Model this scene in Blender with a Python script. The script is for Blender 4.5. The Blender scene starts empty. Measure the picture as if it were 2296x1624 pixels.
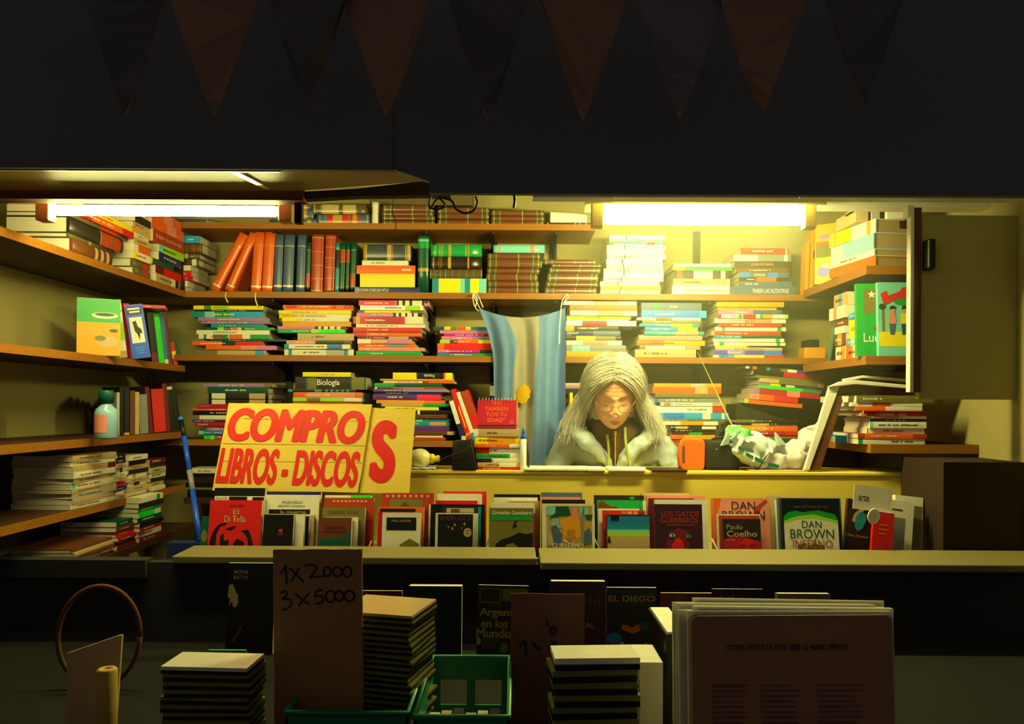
import bpy, bmesh, math, random
from mathutils import Matrix, Vector
R = math.radians
PI = math.pi
rnd = random.Random(7)
SC = bpy.context.scene
COL = SC.collection
# ------------------------------------------------------------------ camera, world, exposure
F, CX, HY, EYE, ROLL = 1782.0, 1148.0, 912.0, 1.5, R(0.33)   # focal length in px, vanishing point, eye height, roll
cam_data = bpy.data.cameras.new('camera')
cam = bpy.data.objects.new('camera', cam_data); COL.objects.link(cam)
cam.location = (0, 0, EYE)
cam.rotation_euler = (PI/2, -ROLL, 0)
cam_data.sensor_fit = 'HORIZONTAL'; cam_data.sensor_width = 36.0
cam_data.lens = 36.0*F/2296.0
cam_data.shift_y = (HY-812.0)/2296.0
cam_data.clip_start = 0.05
SC.camera = cam
w = bpy.data.worlds.new('night_street'); SC.world = w; w.use_nodes = True
bg = w.node_tree.nodes['Background']
bg.inputs[0].default_value = (1.0, 0.87, 0.62, 1); bg.inputs[1].default_value = 0.07
SC.view_settings.view_transform = 'Standard'
try: SC.view_settings.look = 'None'
except Exception: pass
SC.view_settings.gamma = 1.0
SC.view_settings.use_curve_mapping = False
SC.view_settings.exposure = 0.0
SC.cycles.diffuse_bounces = 3; SC.cycles.glossy_bounces = 3; SC.cycles.max_bounces = 6; SC.cycles.caustics_reflective = False; SC.cycles.caustics_refractive = False
LAMP = (1.0, 0.92, 0.29)       # tint of the fluorescent tubes
LAMP_POWER = 290.0

def unroll(px, py):
    dx, dy = px-CX, py-HY
    c, s = math.cos(ROLL), math.sin(ROLL)
    return dx*c+dy*s, -dx*s+dy*c
def P(px, py, Y):
    u, v = unroll(px, py)
    return Vector((u*Y/F, Y, EYE - v*Y/F))
def PX(px, py, Y): return P(px, py, Y).x
def PZ(px, py, Y): return P(px, py, Y).z

# ------------------------------------------------------------------ materials
PAL = dict(orange='ee6414', amber='eb9a14', yellow='f6dc10', cream='ece0a4', white='fdf8dc', red='dc2014', crimson='b8182a', maroon='6e1420',
  pink='d67890', magenta='b42878', mauve='a07890', purple='602868', navy='1e2850', blue='2878cc', skyblue='24a0ee', teal='128c80', mint='7ccca0',
  green='149a34', lime='a6da1c', dkgreen='0c5030', olive='78702c', brown='6a3816', rust='b43c14', tan='c4a45c', grey='84846c', slate='4c6068',
  dark='2a2216', black='0e0d0b', salmon='ea8c60', gold='c09a34', leather='5c5024', leatherred='74401c', violet='54489a', lavender='8c80b0',
  paper='e2d294', cardboard='e0ba3c', kraft='a07038', wood='a26414', dark_shaded_wood='42220e', wall='aa9a4e', panel='e2c440', ledge='82743a',  # the dark wood tone also carries the painted shade of the shelf boards
  fabric='a8b090', skin='d89a5c', lips='b86a48', hair='d4c994', greyhair='b49470', flagblue='82a8d6', charcoal='3c463c', flagwhite='c4b884', sun='e8b400',
  rod='b89a40', metal='a0986c', lampwhite='f4ecc8', darkbrown='301c10', steel='8c8878', glovewhite='b8a068', rope='f0e8b8', brownknit='5a4220', bulb='f0e080',
  crate='0c7a3c', plum='3a1420', springgreen='10e020', tealblue='1a7898', gray='b4ac84', babyblue='90b8a8', cobalt='1c50b8', hotpink='f02848')
LT = (1.0, 0.93, 0.52)
def lin(h):
    out = []
    for i in (0, 2, 4):
        c = int(h[i:i+2], 16)/255.0
        out.append(c/12.92 if c <= 0.04045 else ((c+0.055)/1.055)**2.4)
    return out
def albedo(key):
    h = PAL.get(key, key)
    return [max(0.004, min(0.86, c*0.92/t)) for c, t in zip(lin(h), LT)]
MATS = {}
def mat(key, rough=0.5, kind='plain'):
    k = (key, rough, kind)
    if k in MATS: return MATS[k]
    m = bpy.data.materials.new(f'{key}_{kind}'); m.use_nodes = True
    nt = m.node_tree; N = nt.nodes; L = nt.links
    b = N['Principled BSDF']
    col = albedo(key)
    b.inputs['Roughness'].default_value = rough
    b.inputs['Specular IOR Level'].default_value = 0.35
    tc = N.new('ShaderNodeTexCoord')
    mx = N.new('ShaderNodeMix'); mx.data_type = 'RGBA'
    lo, hi, sc = 0.88, 1.06, 60.0
    src = None
    if kind == 'pages':
        mp = N.new('ShaderNodeMapping'); mp.inputs['Scale'].default_value = (2, 2, 900); L.new(tc.outputs['Object'], mp.inputs[0])
        nz = N.new('ShaderNodeTexNoise'); nz.inputs['Scale'].default_value = 1.0; nz.inputs['Detail'].default_value = 2; L.new(mp.outputs[0], nz.inputs['Vector'])
        src = nz.outputs['Fac']; lo, hi = 0.55, 1.12
    elif kind in ('wood', 'dark_shaded_wood'):
        mp = N.new('ShaderNodeMapping'); mp.inputs['Scale'].default_value = (3, 60, 60); L.new(tc.outputs['Object'], mp.inputs[0])
        nz = N.new('ShaderNodeTexNoise'); nz.inputs['Scale'].default_value = 1.5; nz.inputs['Detail'].default_value = 6; L.new(mp.outputs[0], nz.inputs['Vector'])
        src = nz.outputs['Fac']; lo, hi = 0.62, 1.2
    elif kind == 'card':
        mp = N.new('ShaderNodeMapping'); mp.inputs['Scale'].default_value = (4, 4, 60); L.new(tc.outputs['Object'], mp.inputs[0])
        nz = N.new('ShaderNodeTexNoise'); nz.inputs['Scale'].default_value = 2.0; nz.inputs['Detail'].default_value = 5; L.new(mp.outputs[0], nz.inputs['Vector'])
        src = nz.outputs['Fac']; lo, hi = 0.86, 1.08
    elif kind == 'brush':
        mp = N.new('ShaderNodeMapping'); mp.inputs['Scale'].default_value = (30, 2, 2); L.new(tc.outputs['Object'], mp.inputs[0])
        nz = N.new('ShaderNodeTexNoise'); nz.inputs['Scale'].default_value = 3.0; nz.inputs['Detail'].default_value = 4; L.new(mp.outputs[0], nz.inputs['Vector'])
        src = nz.outputs['Fac']; lo, hi = 0.8, 1.1
        b.inputs['Metallic'].default_value = 0.85
    else:
        nz = N.new('ShaderNodeTexNoise'); nz.inputs['Scale'].default_value = {'wall': 5.0, 'cloth': 220.0, 'skin': 90.0}.get(kind, 40.0)
        nz.inputs['Detail'].default_value = 4; L.new(tc.outputs['Object'], nz.inputs['Vector'])
        src = nz.outputs['Fac']
        if kind == 'cloth': lo, hi = 0.75, 1.15
        if kind == 'skin': lo, hi = 0.82, 1.08
    L.new(src, mx.inputs['Factor'])
    mx.inputs['A'].default_value = [min(.9, c*lo) for c in col]+[1]
    mx.inputs['B'].default_value = [min(.9, c*hi) for c in col]+[1]
    L.new(mx.outputs['Result'], b.inputs['Base Color'])
    if kind in ('card', 'cloth', 'wood', 'dark_shaded_wood', 'wall', 'skin'):
        bp = N.new('ShaderNodeBump'); bp.inputs['Strength'].default_value = 0.12; bp.inputs['Distance'].default_value = 0.002
        L.new(src, bp.inputs['Height']); L.new(bp.outputs[0], b.inputs['Normal'])
    if kind == 'leather':
        b.inputs['Specular IOR Level'].default_value = 0.6
    if kind == 'thin':       # thin cloth and plastic film let light through
        out = N['Material Output']
        tr = N.new('ShaderNodeBsdfTranslucent'); L.new(mx.outputs['Result'], tr.inputs['Color'])
        ms = N.new('ShaderNodeMixShader'); ms.inputs[0].default_value = 0.35
        L.new(b.outputs[0], ms.inputs[1]); L.new(tr.outputs[0], ms.inputs[2]); L.new(ms.outputs[0], out.inputs['Surface'])
    if kind == 'bag':        # pale film with printed green areas
        rp = N.new('ShaderNodeValToRGB'); rp.color_ramp.elements[0].position = .5; rp.color_ramp.elements[1].position = .56
        nz.inputs['Scale'].default_value = 9.0; nz.inputs['Detail'].default_value = 1.0
        L.new(src, rp.inputs[0]); L.new(rp.outputs[0], mx.inputs['Factor'])
        mx.inputs['B'].default_value = (*albedo('58b04c'), 1)
    if kind == 'lamp':
        b.inputs['Emission Color'].default_value = (*LAMP, 1); b.inputs['Emission Strength'].default_value = LAMP_POWER*rough
    MATS[k] = m
    return m

# ------------------------------------------------------------------ object helpers
def link(name, data, parent=None, m=None):
    o = bpy.data.objects.new(name, data); COL.objects.link(o)
    if parent is not None: o.parent = parent
    return o
def T(o, label, cat, group=None, kind=None):
    o['label'] = label; o['category'] = cat
    if group: o['group'] = group
    if kind: o['kind'] = kind
    return o
def S(o):
    o['kind'] = 'structure'; return o
def root(name, loc, label, cat, group=None, M=None):
    o = bpy.data.objects.new(name, None); COL.objects.link(o)
    o.empty_display_size = .02
    o.matrix_world = Matrix.Translation(Vector(loc)) @ (M.to_4x4() if M is not None else Matrix.Identity(4))
    return T(o, label, cat, group)
class MB:
    def __init__(s): s.bm = bmesh.new()
    def quad(s, pts, mi=0):
        vs = [s.bm.verts.new(p) for p in pts]
        f = s.bm.faces.new(vs); f.material_index = mi; return f
    def box(s, lo, hi, mi=0, M=None):
        x0, y0, z0 = lo; x1, y1, z1 = hi
        c = [Vector((x, y, z)) for x in (x0, x1) for y in (y0, y1) for z in (z0, z1)]
        if M is not None: c = [M @ p for p in c]
        v = [s.bm.verts.new(p) for p in c]
        for q in ((0,1,3,2),(4,6,7,5),(0,4,5,1),(2,3,7,6),(0,2,6,4),(1,5,7,3)):
            f = s.bm.faces.new([v[i] for i in q]); f.material_index = mi
        return s
    def prism(s, pts, d, mi=0):     # pts: 3-D outline, d: extrusion vector
        d = Vector(d)
        a = [s.bm.verts.new(p) for p in pts]; b = [s.bm.verts.new(Vector(p)+d) for p in pts]
        n = len(a)
        for vs in (a, list(reversed(b))):
            f = s.bm.faces.new(vs); f.material_index = mi
        for i in range(n):
            f = s.bm.faces.new([a[i], b[i], b[(i+1) % n], a[(i+1) % n]]); f.material_index = mi
        return s
    def loft(s, rings, mi=0, cap=True):
        vr = [[s.bm.verts.new(p) for p in r] for r in rings]
        n = len(vr[0])
        for a, b in zip(vr, vr[1:]):
            for i in range(n):
                f = s.bm.faces.new([a[i], a[(i+1) % n], b[(i+1) % n], b[i]]); f.material_index = mi; f.smooth = True
        if cap:
            for r in (vr[0], list(reversed(vr[-1]))):
                try: f = s.bm.faces.new(r); f.material_index = mi
                except ValueError: pass
        return s
    def tube(s, pts, rad, n=8, mi=0, squash=1.0):
        pts = [Vector(p) for p in pts]
        if not hasattr(rad, '__len__'): rad = [rad]*len(pts)
        rings = []; up = None
        for i, p in enumerate(pts):
            t = (pts[min(i+1, len(pts)-1)]-pts[max(i-1, 0)])
            if t.length < 1e-9: t = Vector((0, 0, 1))
            t.normalize()
            if up is None:
                up = Vector((0, 0, 1)) if abs(t.z) < .9 else Vector((0, 1, 0))
            a = t.cross(up)
            if a.length < 1e-6: a = t.orthogonal()
            a.normalize(); b = a.cross(t); up = b
            rings.append([p + a*(rad[i]*math.cos(2*PI*k/n)) + b*(rad[i]*squash*math.sin(2*PI*k/n)) for k in range(n)])
        return s.loft(rings, mi)
    def lathe(s, prof, c=(0, 0, 0), n=20, mi=0, M=None):   # prof: (r, h) pairs about z
        c = Vector(c); rings = []
        for r, h in prof:
            ring = []
            for k in range(n):
                p = Vector((r*math.cos(2*PI*k/n), r*math.sin(2*PI*k/n), h))
                if M is not None: p = M @ p
                ring.append(c+p)
            rings.append(ring)
        return s.loft(rings, mi)
    def done(s, name, mats, parent=None, smooth=False, bevel=0, weld=False, recalc=True):
        if weld: bmesh.ops.remove_doubles(s.bm, verts=s.bm.verts, dist=1e-5)
        if recalc: bmesh.ops.recalc_face_normals(s.bm, faces=s.bm.faces)
        if smooth:
            for f in s.bm.faces: f.smooth = True
        me = bpy.data.meshes.new(name); s.bm.to_mesh(me); s.bm.free()
        for m in (mats if isinstance(mats, (list, tuple)) else [mats]): me.materials.append(m)
        o = link(name, me, parent)
        if bevel:
            b = o.modifiers.new('bevel', 'BEVEL'); b.width = bevel; b.segments = 2; b.limit_method = 'ANGLE'
        return o
TEXTS = []
def text(parent, s, m, M, bw, bh, bold=0.0, shear=0.0, name='lettering', space=1.0):
    cu = bpy.data.curves.new(name, 'FONT'); cu.body = s; cu.align_x = 'CENTER'; cu.align_y = 'CENTER'
    cu.offset = 0 if bold > .024 else min(bold, .012); cu.shear = shear; cu.extrude = 0.0; cu.resolution_u = 10 if bold > .024 else 3; cu.space_character = space; cu.space_line = .8
    cu.materials.append(m)
    o = link(name, cu, parent)
    TEXTS.append((o, M, bw, bh, bold if bold > .024 else 0))
    return o
def fit_texts():
    """turn every text curve into a mesh of its own, sized to its box"""
    bpy.context.view_layer.update()
    dg = bpy.context.evaluated_depsgraph_get()
    made = []
    for o, M, bw, bh, fat in TEXTS:
        me = bpy.data.meshes.new_from_object(o.evaluated_get(dg))
        made.append((o, me, M, bw, bh, fat))
    for o, me, M, bw, bh, fat in made:
        if fat:
            bm = bmesh.new(); bm.from_mesh(me); base = bm.faces[:]
            for j, (dx, dy) in enumerate([(math.cos(2*PI*q/22), .55*math.sin(2*PI*q/22)) for q in range(22)]+[(-.5, 0), (.5, 0)]):
                d = bmesh.ops.duplicate(bm, geom=base)
                bmesh.ops.translate(bm, vec=(dx*fat, dy*fat, .00003*(j+1)), verts=[q for q in d['geom'] if isinstance(q, bmesh.types.BMVert)])
            bm.to_mesh(me); bm.free()
        xs_ = [v.co.x for v in me.vertices] or [0, 1]; ys_ = [v.co.y for v in me.vertices] or [0, 1]
        x0, x1, y0, y1 = min(xs_), max(xs_), min(ys_), max(ys_)
        A = M @ Matrix.Diagonal((bw/max(1e-6, x1-x0), bh/max(1e-6, y1-y0), 1, 1)) @ Matrix.Translation((-(x0+x1)/2, -(y0+y1)/2, 0))
        me.transform(A)
        par = o.parent; nm = o.name; m = o.data.materials[0]; cu = o.data
        bpy.data.objects.remove(o); bpy.data.curves.remove(cu)
        me.materials.clear(); me.materials.append(m)
        me.name = 'lettering'
        link(nm.split('.')[0], me, par)
def cols(x, y, z, o):   # 4x4 from axis vectors and origin
    M = Matrix.Identity(4)
    for i, v in enumerate((x, y, z)):
        for j in range(3): M[j][i] = v[j]
    for j in range(3): M[j][3] = o[j]
    return M

# ------------------------------------------------------------------ books
LEA = 'gold:.045-.06 gold:.16-.17 leatherred:.2-.56 gold:.3-.47 leatherred:.3-.47 gold:.58-.595 leatherred:.63-.83 gold:.86-.87 gold:.95-.965'
PRESET = dict(leather='leather '+LEA, greyleather='slate gold:.05-.06 gold:.16-.17 red:.2-.58 gold:.3-.48 gold:.6-.615 red:.63-.8 gold:.68-.76 gold:.95-.97',
  navygold='charcoal gold:0-.08 gold:.5-.59 charcoal:.6-.605 gold:.61-.62 gold:.88-.9 gold:.92-.99',
  oliveleather='leather gold:.01-.02 gold:.1-.105 gold:.2-.205 gold:.3-.31 gold:.43-.435 gold:.56-.565 gold:.7-.705 gold:.83-.835 gold:.98-.99',
  brownleather='rust gold:.03-.05 gold:.24-.25 gold:.47-.48 gold:.7-.71 gold:.94-.955',
  greenlabel='dkgreen gold:.12-.13 rust:.62-.84 gold:.61-.62 gold:.85-.86 black:.0-.1', greenlabel2='dkgreen black:.0-.12 gold:.125-.135 rust:.14-.36 gold:.37-.38 gold:.85-.86',
  blacklabel='black gold:.12-.13 dkgreen:.14-.55 gold:.57-.58 rust:.6-.86 gold:.87-.88',
  zebra='pink dark:.55-.6 cream:.6-.64 dark:.64-.68 cream:.68-.74 dark:.74-.77 cream:.77-.84 dark:.84-.87 cream:.87-.93 dark:.93-1')
NAMEC = dict(dkgreen='dark green', leatherred='red', slate='slate grey', charcoal='dark grey', leather='brown leather', dark='dark brown', gray='pale grey', skyblue='bright blue',
  hotpink='hot pink', springgreen='vivid green', tealblue='teal blue', babyblue='pale blue', darkbrown='dark brown')
def parse(spec):
    spec = PRESET.get(spec, spec)
    t = spec.split(); segs = []
    for q in t[1:]:
        c, r = q.split(':'); a, b = r.split('-'); segs.append((c, float(a), float(b)))
    return t[0], segs
def spec_words(spec):
    pre = dict(leather='brown leather book with red panels', greyleather='grey leather book with red panels', navygold='dark grey book with wide gold bands',
               oliveleather='olive leather book with gold lines', brownleather='rust brown leather book with gold bands',
               greenlabel='dark green book with rust label', greenlabel2='dark green book with rust label', blacklabel='black book with green and rust labels',
               zebra='pink book with zebra stripes')
    if spec in pre: return pre[spec]
    b, s = parse(spec)
    n = NAMEC.get(b, b)
    others = [NAMEC.get(c, c) for c, _, _ in s if c != b]
    uniq = []
    for c in others:
        if c not in uniq: uniq.append(c)
    if not uniq: return f'{n} book'
    if len(uniq) == 1: return f'{n} book with {uniq[0]} patch'
    return f'{n} book with {uniq[0]} and {uniq[1]}'
def cover_mesh(L, W, Th, spec, hard, rnd_sp):
    base, segs = parse(spec)
    c = min(.0024 if hard else .0009, Th*.22)
    e = min(.007, Th*.28) if rnd_sp else .0012
    n = 6 if rnd_sp else 2
    sp = [(e*(1-math.sin(PI*i/n)) if rnd_sp else (0 if 0 < i < n else e*.4), Th*((1-math.cos(PI*i/n))/2 if rnd_sp else i/n)) for i in range(n+1)]
    outer = [(W, 0)] + sp + [(W, Th)]
    inner = [(W, Th-c), (e+c*1.2, Th-c), (e+c*1.2, c), (W, c)]
    prof = outer+inner; k = len(prof)
    bps = sorted({0.0, 1.0} | {round(x, 4) for _, a, b in segs for x in (a, b) if 0 < x < 1})
    names = [base]; 
    def idx(cn):
        if cn not in names: names.append(cn)
        return names.index(cn)
    bm = bmesh.new()
    rings = [[bm.verts.new(((t-.5)*L, y, z)) for y, z in prof] for t in bps]
    for j in range(len(bps)-1):
        mid = (bps[j]+bps[j+1])/2; cc = base
        for cn, a, b in segs:
            if a <= mid <= b: cc = cn
        for i in range(k):
            f = bm.faces.new([rings[j][i], rings[j+1][i], rings[j+1][(i+1) % k], rings[j][(i+1) % k]])
            f.material_index = idx(cc) if 1 <= i <= n else 0
            if rnd_sp and 1 <= i <= n: f.smooth = True
    bm.faces.new(rings[0]); bm.faces.new(list(reversed(rings[-1])))
    bmesh.ops.recalc_face_normals(bm, faces=bm.faces)
    me = bpy.data.meshes.new('cover'); bm.to_mesh(me); bm.free()
    kind = 'leather' if rnd_sp else 'plain'
    for cn in names: me.materials.append(mat(cn, .3 if rnd_sp else .42, 'leather' if (rnd_sp or cn == 'gold') else 'plain'))
    return me, c
def book(label, group, L, W, Th, spec, origin, basis, hard=False, rnd_sp=False, pages='paper', print_=None, cat='book', name='book', over=None):
    if rnd_sp and name == 'book': name, cat = 'leather_volume', 'old volume'
    o = root(name, origin, label, cat, group, basis)
    me, c = cover_mesh(L, W, Th, spec, hard, rnd_sp)
    link('cover', me, o)
    ov = (.003 if hard else .0006) if over is None else over
    m = MB(); m.box((-L/2+ov, c*1.3+(.008 if rnd_sp else .001), c), (L/2-ov, W-ov, Th-c))
    m.done('page_block', mat(pages, .8, 'pages'), o)
    if print_: print_lines(o, L, Th, *print_)
    return o
def print_lines(o, L, Th, col, a, b, seed=0):
    """small illegible dashes of print along a spine"""
    r = random.Random(seed); m = MB(); x = a
    h = Th*.25
    while x < b-.01:
        wd = r.uniform(.012, .035)
        z0 = Th*.5-h/2; z1 = z0+h*r.choice((.75, 1, 1, .85))
        m.quad([((x-.5)*L, -.0005, z0), ((x-.5+wd*.8)*L, -.0005, z0), ((x-.5+wd*.8)*L, -.0005, z1), ((x-.5)*L, -.0005, z1)])
        x += wd + (.03 if r.random() < .18 else .004)
    m.done('lettering', mat(col, .5), o, recalc=False)
def spine_text(o, L, Th, s, col, a, b, hfrac=.5, flip=False, bold=.01):
    if s is None: return print_lines(o, L, Th, col, a, b, int(L*1e5))
    ax, ay = (Vector((1, 0, 0)), Vector((0, 0, 1))) if not flip else (Vector((-1, 0, 0)), Vector((0, 0, -1)))
    M = cols(ax, ay, Vector((0, -1, 0)), Vector((((a+b)/2-.5)*L, -.0008, Th*.5)))
    return text(o, s, mat(col, .5), M, (b-a)*L, hfrac*Th, bold)
def Bflat(yaw=0, roll=0, pitch=0):
    return Matrix.Rotation(yaw, 3, 'Z') @ Matrix.Rotation(roll, 3, 'Y') @ Matrix.Rotation(pitch, 3, 'X')
def Bup(lean=0, yaw=0, tilt=0):       # standing, spine to the viewer; lean > 0 = top to the right
    s, c = math.sin(lean), math.cos(lean)
    M = Matrix(((s, 0, -c), (0, 1, 0), (c, 0, s)))
    return Matrix.Rotation(yaw, 3, 'Z') @ Matrix.Rotation(tilt, 3, 'X') @ M
def Bcov(tilt=0, roll=0, yaw=0):      # standing, front cover to the viewer, spine at the left; tilt > 0 = leaning back
    s, c = math.sin(tilt), math.cos(tilt)
    M = Matrix(((0, 1, 0), (s, 0, c), (c, 0, -s)))
    return Matrix.Rotation(yaw, 3, 'Z') @ Matrix.Rotation(roll, 3, 'Y') @ M
ORD = ['topmost', 'second from top', 'third from top', 'fourth from top', 'fifth from top', 'sixth from top', 'seventh from top', 'eighth from top',
       'ninth from top', 'tenth from top', 'eleventh from top', 'twelfth from top', 'thirteenth from top', 'fourteenth from top', 'fifteenth from top', 'sixteenth from top', 'seventeenth from top', 'eighteenth from top', 'nineteenth from top', 'twentieth from top']
REG = dict(R1=(210, 360, 4.991), R2=(650, 360, 4.991), R3=(1080, 400, 4.991), R4=(1520, 400, 4.1), R5=(210, 640, 4.991), R6=(610, 640, 4.991), R7=(960, 640, 4.991),
  R8=(1380, 640, 4.991), Q1=(1680, 620, 5.4125), Q2=(210, 840, 3.69), Q3=(420, 820, 4.252), Q4=(900, 820, 6.247), Q5=(1200, 780, 5.414), Q6=(1440, 840, 5.74),
  Q7=(1780, 820, 5.413), Q8=(380, 1080, 4.783), T1=(820, 1080, 5.467), T2=(1190, 1080, 5.467), T3=(1580, 1060, 4.502), T4=(210, 1210, 5.238), T5=(580, 1210, 4.783),
  T6=(960, 1270, 3.959), T7=(1480, 1290, 3.827), E=(0, 0, 1.0), W1=(1800, 430, 6.014))
def Z2P(reg, zx, zy):
    a, b, s = REG[reg]; return a+zx/s, b+zy/s
INK = dict(cream='brown', white='dark', yellow='rust', tan='brown', gold='brown', mint='dkgreen', gray='dark', amber='brown', lime='dkgreen')
def stack(where, reg, Y, base_z, items, ybase, W=.19, rnd_sp=False, hard=False, roll=0, yaw=0, jit=.006):
    """a pile of lying books, spines to the viewer; items run top to bottom: (x0, x1, ytop, spec, options)"""
    n = len(items); out = []; z = base_z
    xm = (items[0][0]+items[0][1])/2
    sx, sy = Z2P(reg, xm, ybase)
    ends = [it[2] for it in items]+[ybase]
    sc = Y/F/REG[reg][2]
    for i in range(n-1, -1, -1):
        x0, x1, yt, spec = items[i][:4]; op = items[i][4] if len(items[i]) > 4 else {}
        Th = max(.004, (ends[i+1]-ends[i])*sc)
        pxa, py = Z2P(reg, x0, (yt+ends[i+1])/2); pxb, _ = Z2P(reg, x1, yt)
        yj = Y + op.get('dy', rnd.uniform(-jit, jit))
        xa, xb = PX(pxa, py, yj), PX(pxb, py, yj)
        L = xb-xa
        desc = op.get('d') or spec_words(spec)
        pos = ORD[i] if i < n-1 or n == 1 else 'bottom one'
        if n == 1: label = f'{desc} {where}'
        else: label = f'{desc}, {pos}, {where}'
        assert len(label.split()) <= 16, label
        rs = op.get('rs', rnd_sp); hd = op.get('hd', hard or rs)
        Wd = op.get('w', W+rnd.uniform(-.012, .012))
        ya = op.get('yaw', yaw + rnd.uniform(-.012, .012))
        B = Bflat(ya, roll)
        o = book(label, 'books of the '+where if n > 1 else op.get('g'), L, Wd, Th*.985, spec, ((xa+xb)/2, yj, z), B, hd, rs, op.get('p', 'paper'))
        base, segs = parse(spec)
        if 't' in op:
            tt = op['t']; spine_text(o, L, Th, tt[0], tt[1], tt[2], tt[3], tt[4] if len(tt) > 4 else .5, op.get('flip', False))
        elif op.get('ink', 1) and not rs and Th > .007 and rnd.random() < .75:
            a = rnd.uniform(.08, .3); b = a+rnd.uniform(.2, .45)
            print_lines(o, L, Th, INK.get(base, 'cream'), a, min(.93, b), rnd.randint(0, 9999))
        out.append(o)
        z += Th*math.cos(roll)
    return out
# ------------------------------------------------------------------ the setting
YW, YS = 3.42, 3.15                       # back wall, front edge of the back shelves
XL, XR = -1.296, 1.152                    # front edges of the side shelves
def slab(name, lo, hi, m, bevel=0, parent=None):
    b = MB(); b.box(lo, hi); return b.done(name, m, parent, bevel=bevel)
S(slab('floor', (-6, -2, -.1), (6, 6, 0), mat('dark', .8, 'wall')))
S(slab('wall_back', (-1.75, YW, 0), (1.75, YW+.06, 2.62), mat('wall', .7, 'wall')))
S(slab('wall_left', (-1.63, 1.78, 0), (-1.57, YW, 2.62), mat('wall', .7, 'wall')))
S(slab('wall_right', (1.5, 2.0, 0), (1.56, YW, 2.62), mat('wall', .7, 'wall')))
S(slab('ceiling', (-1.75, 1.8, 2.56), (1.75, YW+.06, 2.62), mat('wall', .7, 'wall')))
# dark awning front: left board ends higher, right board hangs lower
zl = PZ(500, 379, 1.745); zr = PZ(1500, 436, 1.742); xs = PX(957, 400, 1.72)
b = MB(); b.box((-2.6, 1.745, zl), (PX(884, 378, 1.745), 1.76, 3.1))
S(b.done('trim_1', mat('6e6c5e', .9, 'wall')))
xq = PX(884, 378, 1.742)
b = MB(); b.prism([Vector((xq, 1.742, zl)), P(962, 407, 1.742), Vector((PX(962, 430, 1.742), 1.742, zr)), Vector((2.6, 1.742, zr)), Vector((2.6, 1.742, 3.1)), Vector((xq, 1.742, 3.1))], (0, .018, 0))
S(b.done('trim_2', mat('6e6c5e', .9, 'wall')))
# thin bright metal rail under the right board
b = MB()
for xa, xb in ((1195, 1375), (1378, 1790), (1793, 2300)):
    b.box((PX(xa, 440, 1.765), 1.762, PZ(xa, 443, 1.765)), (PX(xb, 440, 1.765), 1.80, PZ(xa, 439, 1.765)))
S(b.done('trim_3', mat('cream', .35)))
# left: underside sheet of the roof, catching reflections of the shelves
def hz(px, py, Y, Z):      # point of the horizontal plane Z on the ray, Y from the picture row
    u, v = unroll(px, py); y = (EYE-Z)*F/v
    return Vector((u*y/F, y, Z))
zc = zl+.004
b = MB()
y0, y1 = 1.765, 2.06
o0 = [hz(-300, 379, 0, zc), hz(890, 381, 0, zc), hz(962, 406, 0, zc), hz(672, 428, 0, zc), hz(-300, 426, 0, zc)]
b.prism([Vector((p.x, max(1.762, p.y), zc)) for p in o0], (0, 0, .012))
S(b.done('trim_4', mat('8c7630', .45)))
b = MB()       # pale seam strip across the sheet and the bright front edge
b.prism([Vector((p.x, p.y, zc-.003)) for p in (hz(512, 382, 0, zc), hz(532, 382, 0, zc), hz(606, 421, 0, zc), hz(592, 421, 0, zc))], (0, 0, .003))
b.box((PX(-100, 380, 1.765), 1.761, zl-.001), (PX(628, 380, 1.765), 1.768, zl+.004))
S(b.done('trim_5', mat('white', .35, 'brush')))
# brown beam below it and the dark tapering bar to the right
b = MB(); b.box((-1.57, 1.955, PZ(450, 448, 1.955)), (PX(680, 440, 1.955), 2.0, PZ(450, 423, 1.955)))
S(b.done('trim_6', mat('brown', .7, 'wood')))
b = MB()
b.prism([P(676, 430, 1.97), P(800, 423, 1.97), P(950, 406, 1.97), P(1010, 406, 1.97), P(1010, 440, 1.97), P(950, 438, 1.97), P(800, 440, 1.97), P(676, 447, 1.97)], (0, .03, 0))
b.box((PX(660, 450, 1.98), 1.98, PZ(660, 500, 1.98)), (PX(676, 450, 1.98), 2.0, PZ(660, 440, 1.98)))
S(b.done('trim_7', mat('darkbrown', .8)))
# inner ceiling batten at the right, above the side shelf
S(slab('trim_8', (PX(1840, 455, 2.5), 2.5, PZ(1900, 464, 2.5)), (1.5, 2.56, PZ(1900, 440, 2.5)), mat('cream', .6, 'wall')))
b = MB(); b.box((PX(835, 470, 3.3), 3.28, PZ(900, 462, 3.3)), (PX(1060, 440, 3.3), 3.40, PZ(900, 430, 3.3)))
S(b.done('trim_9', mat('6c5a2c', .8, 'wall')))

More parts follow.
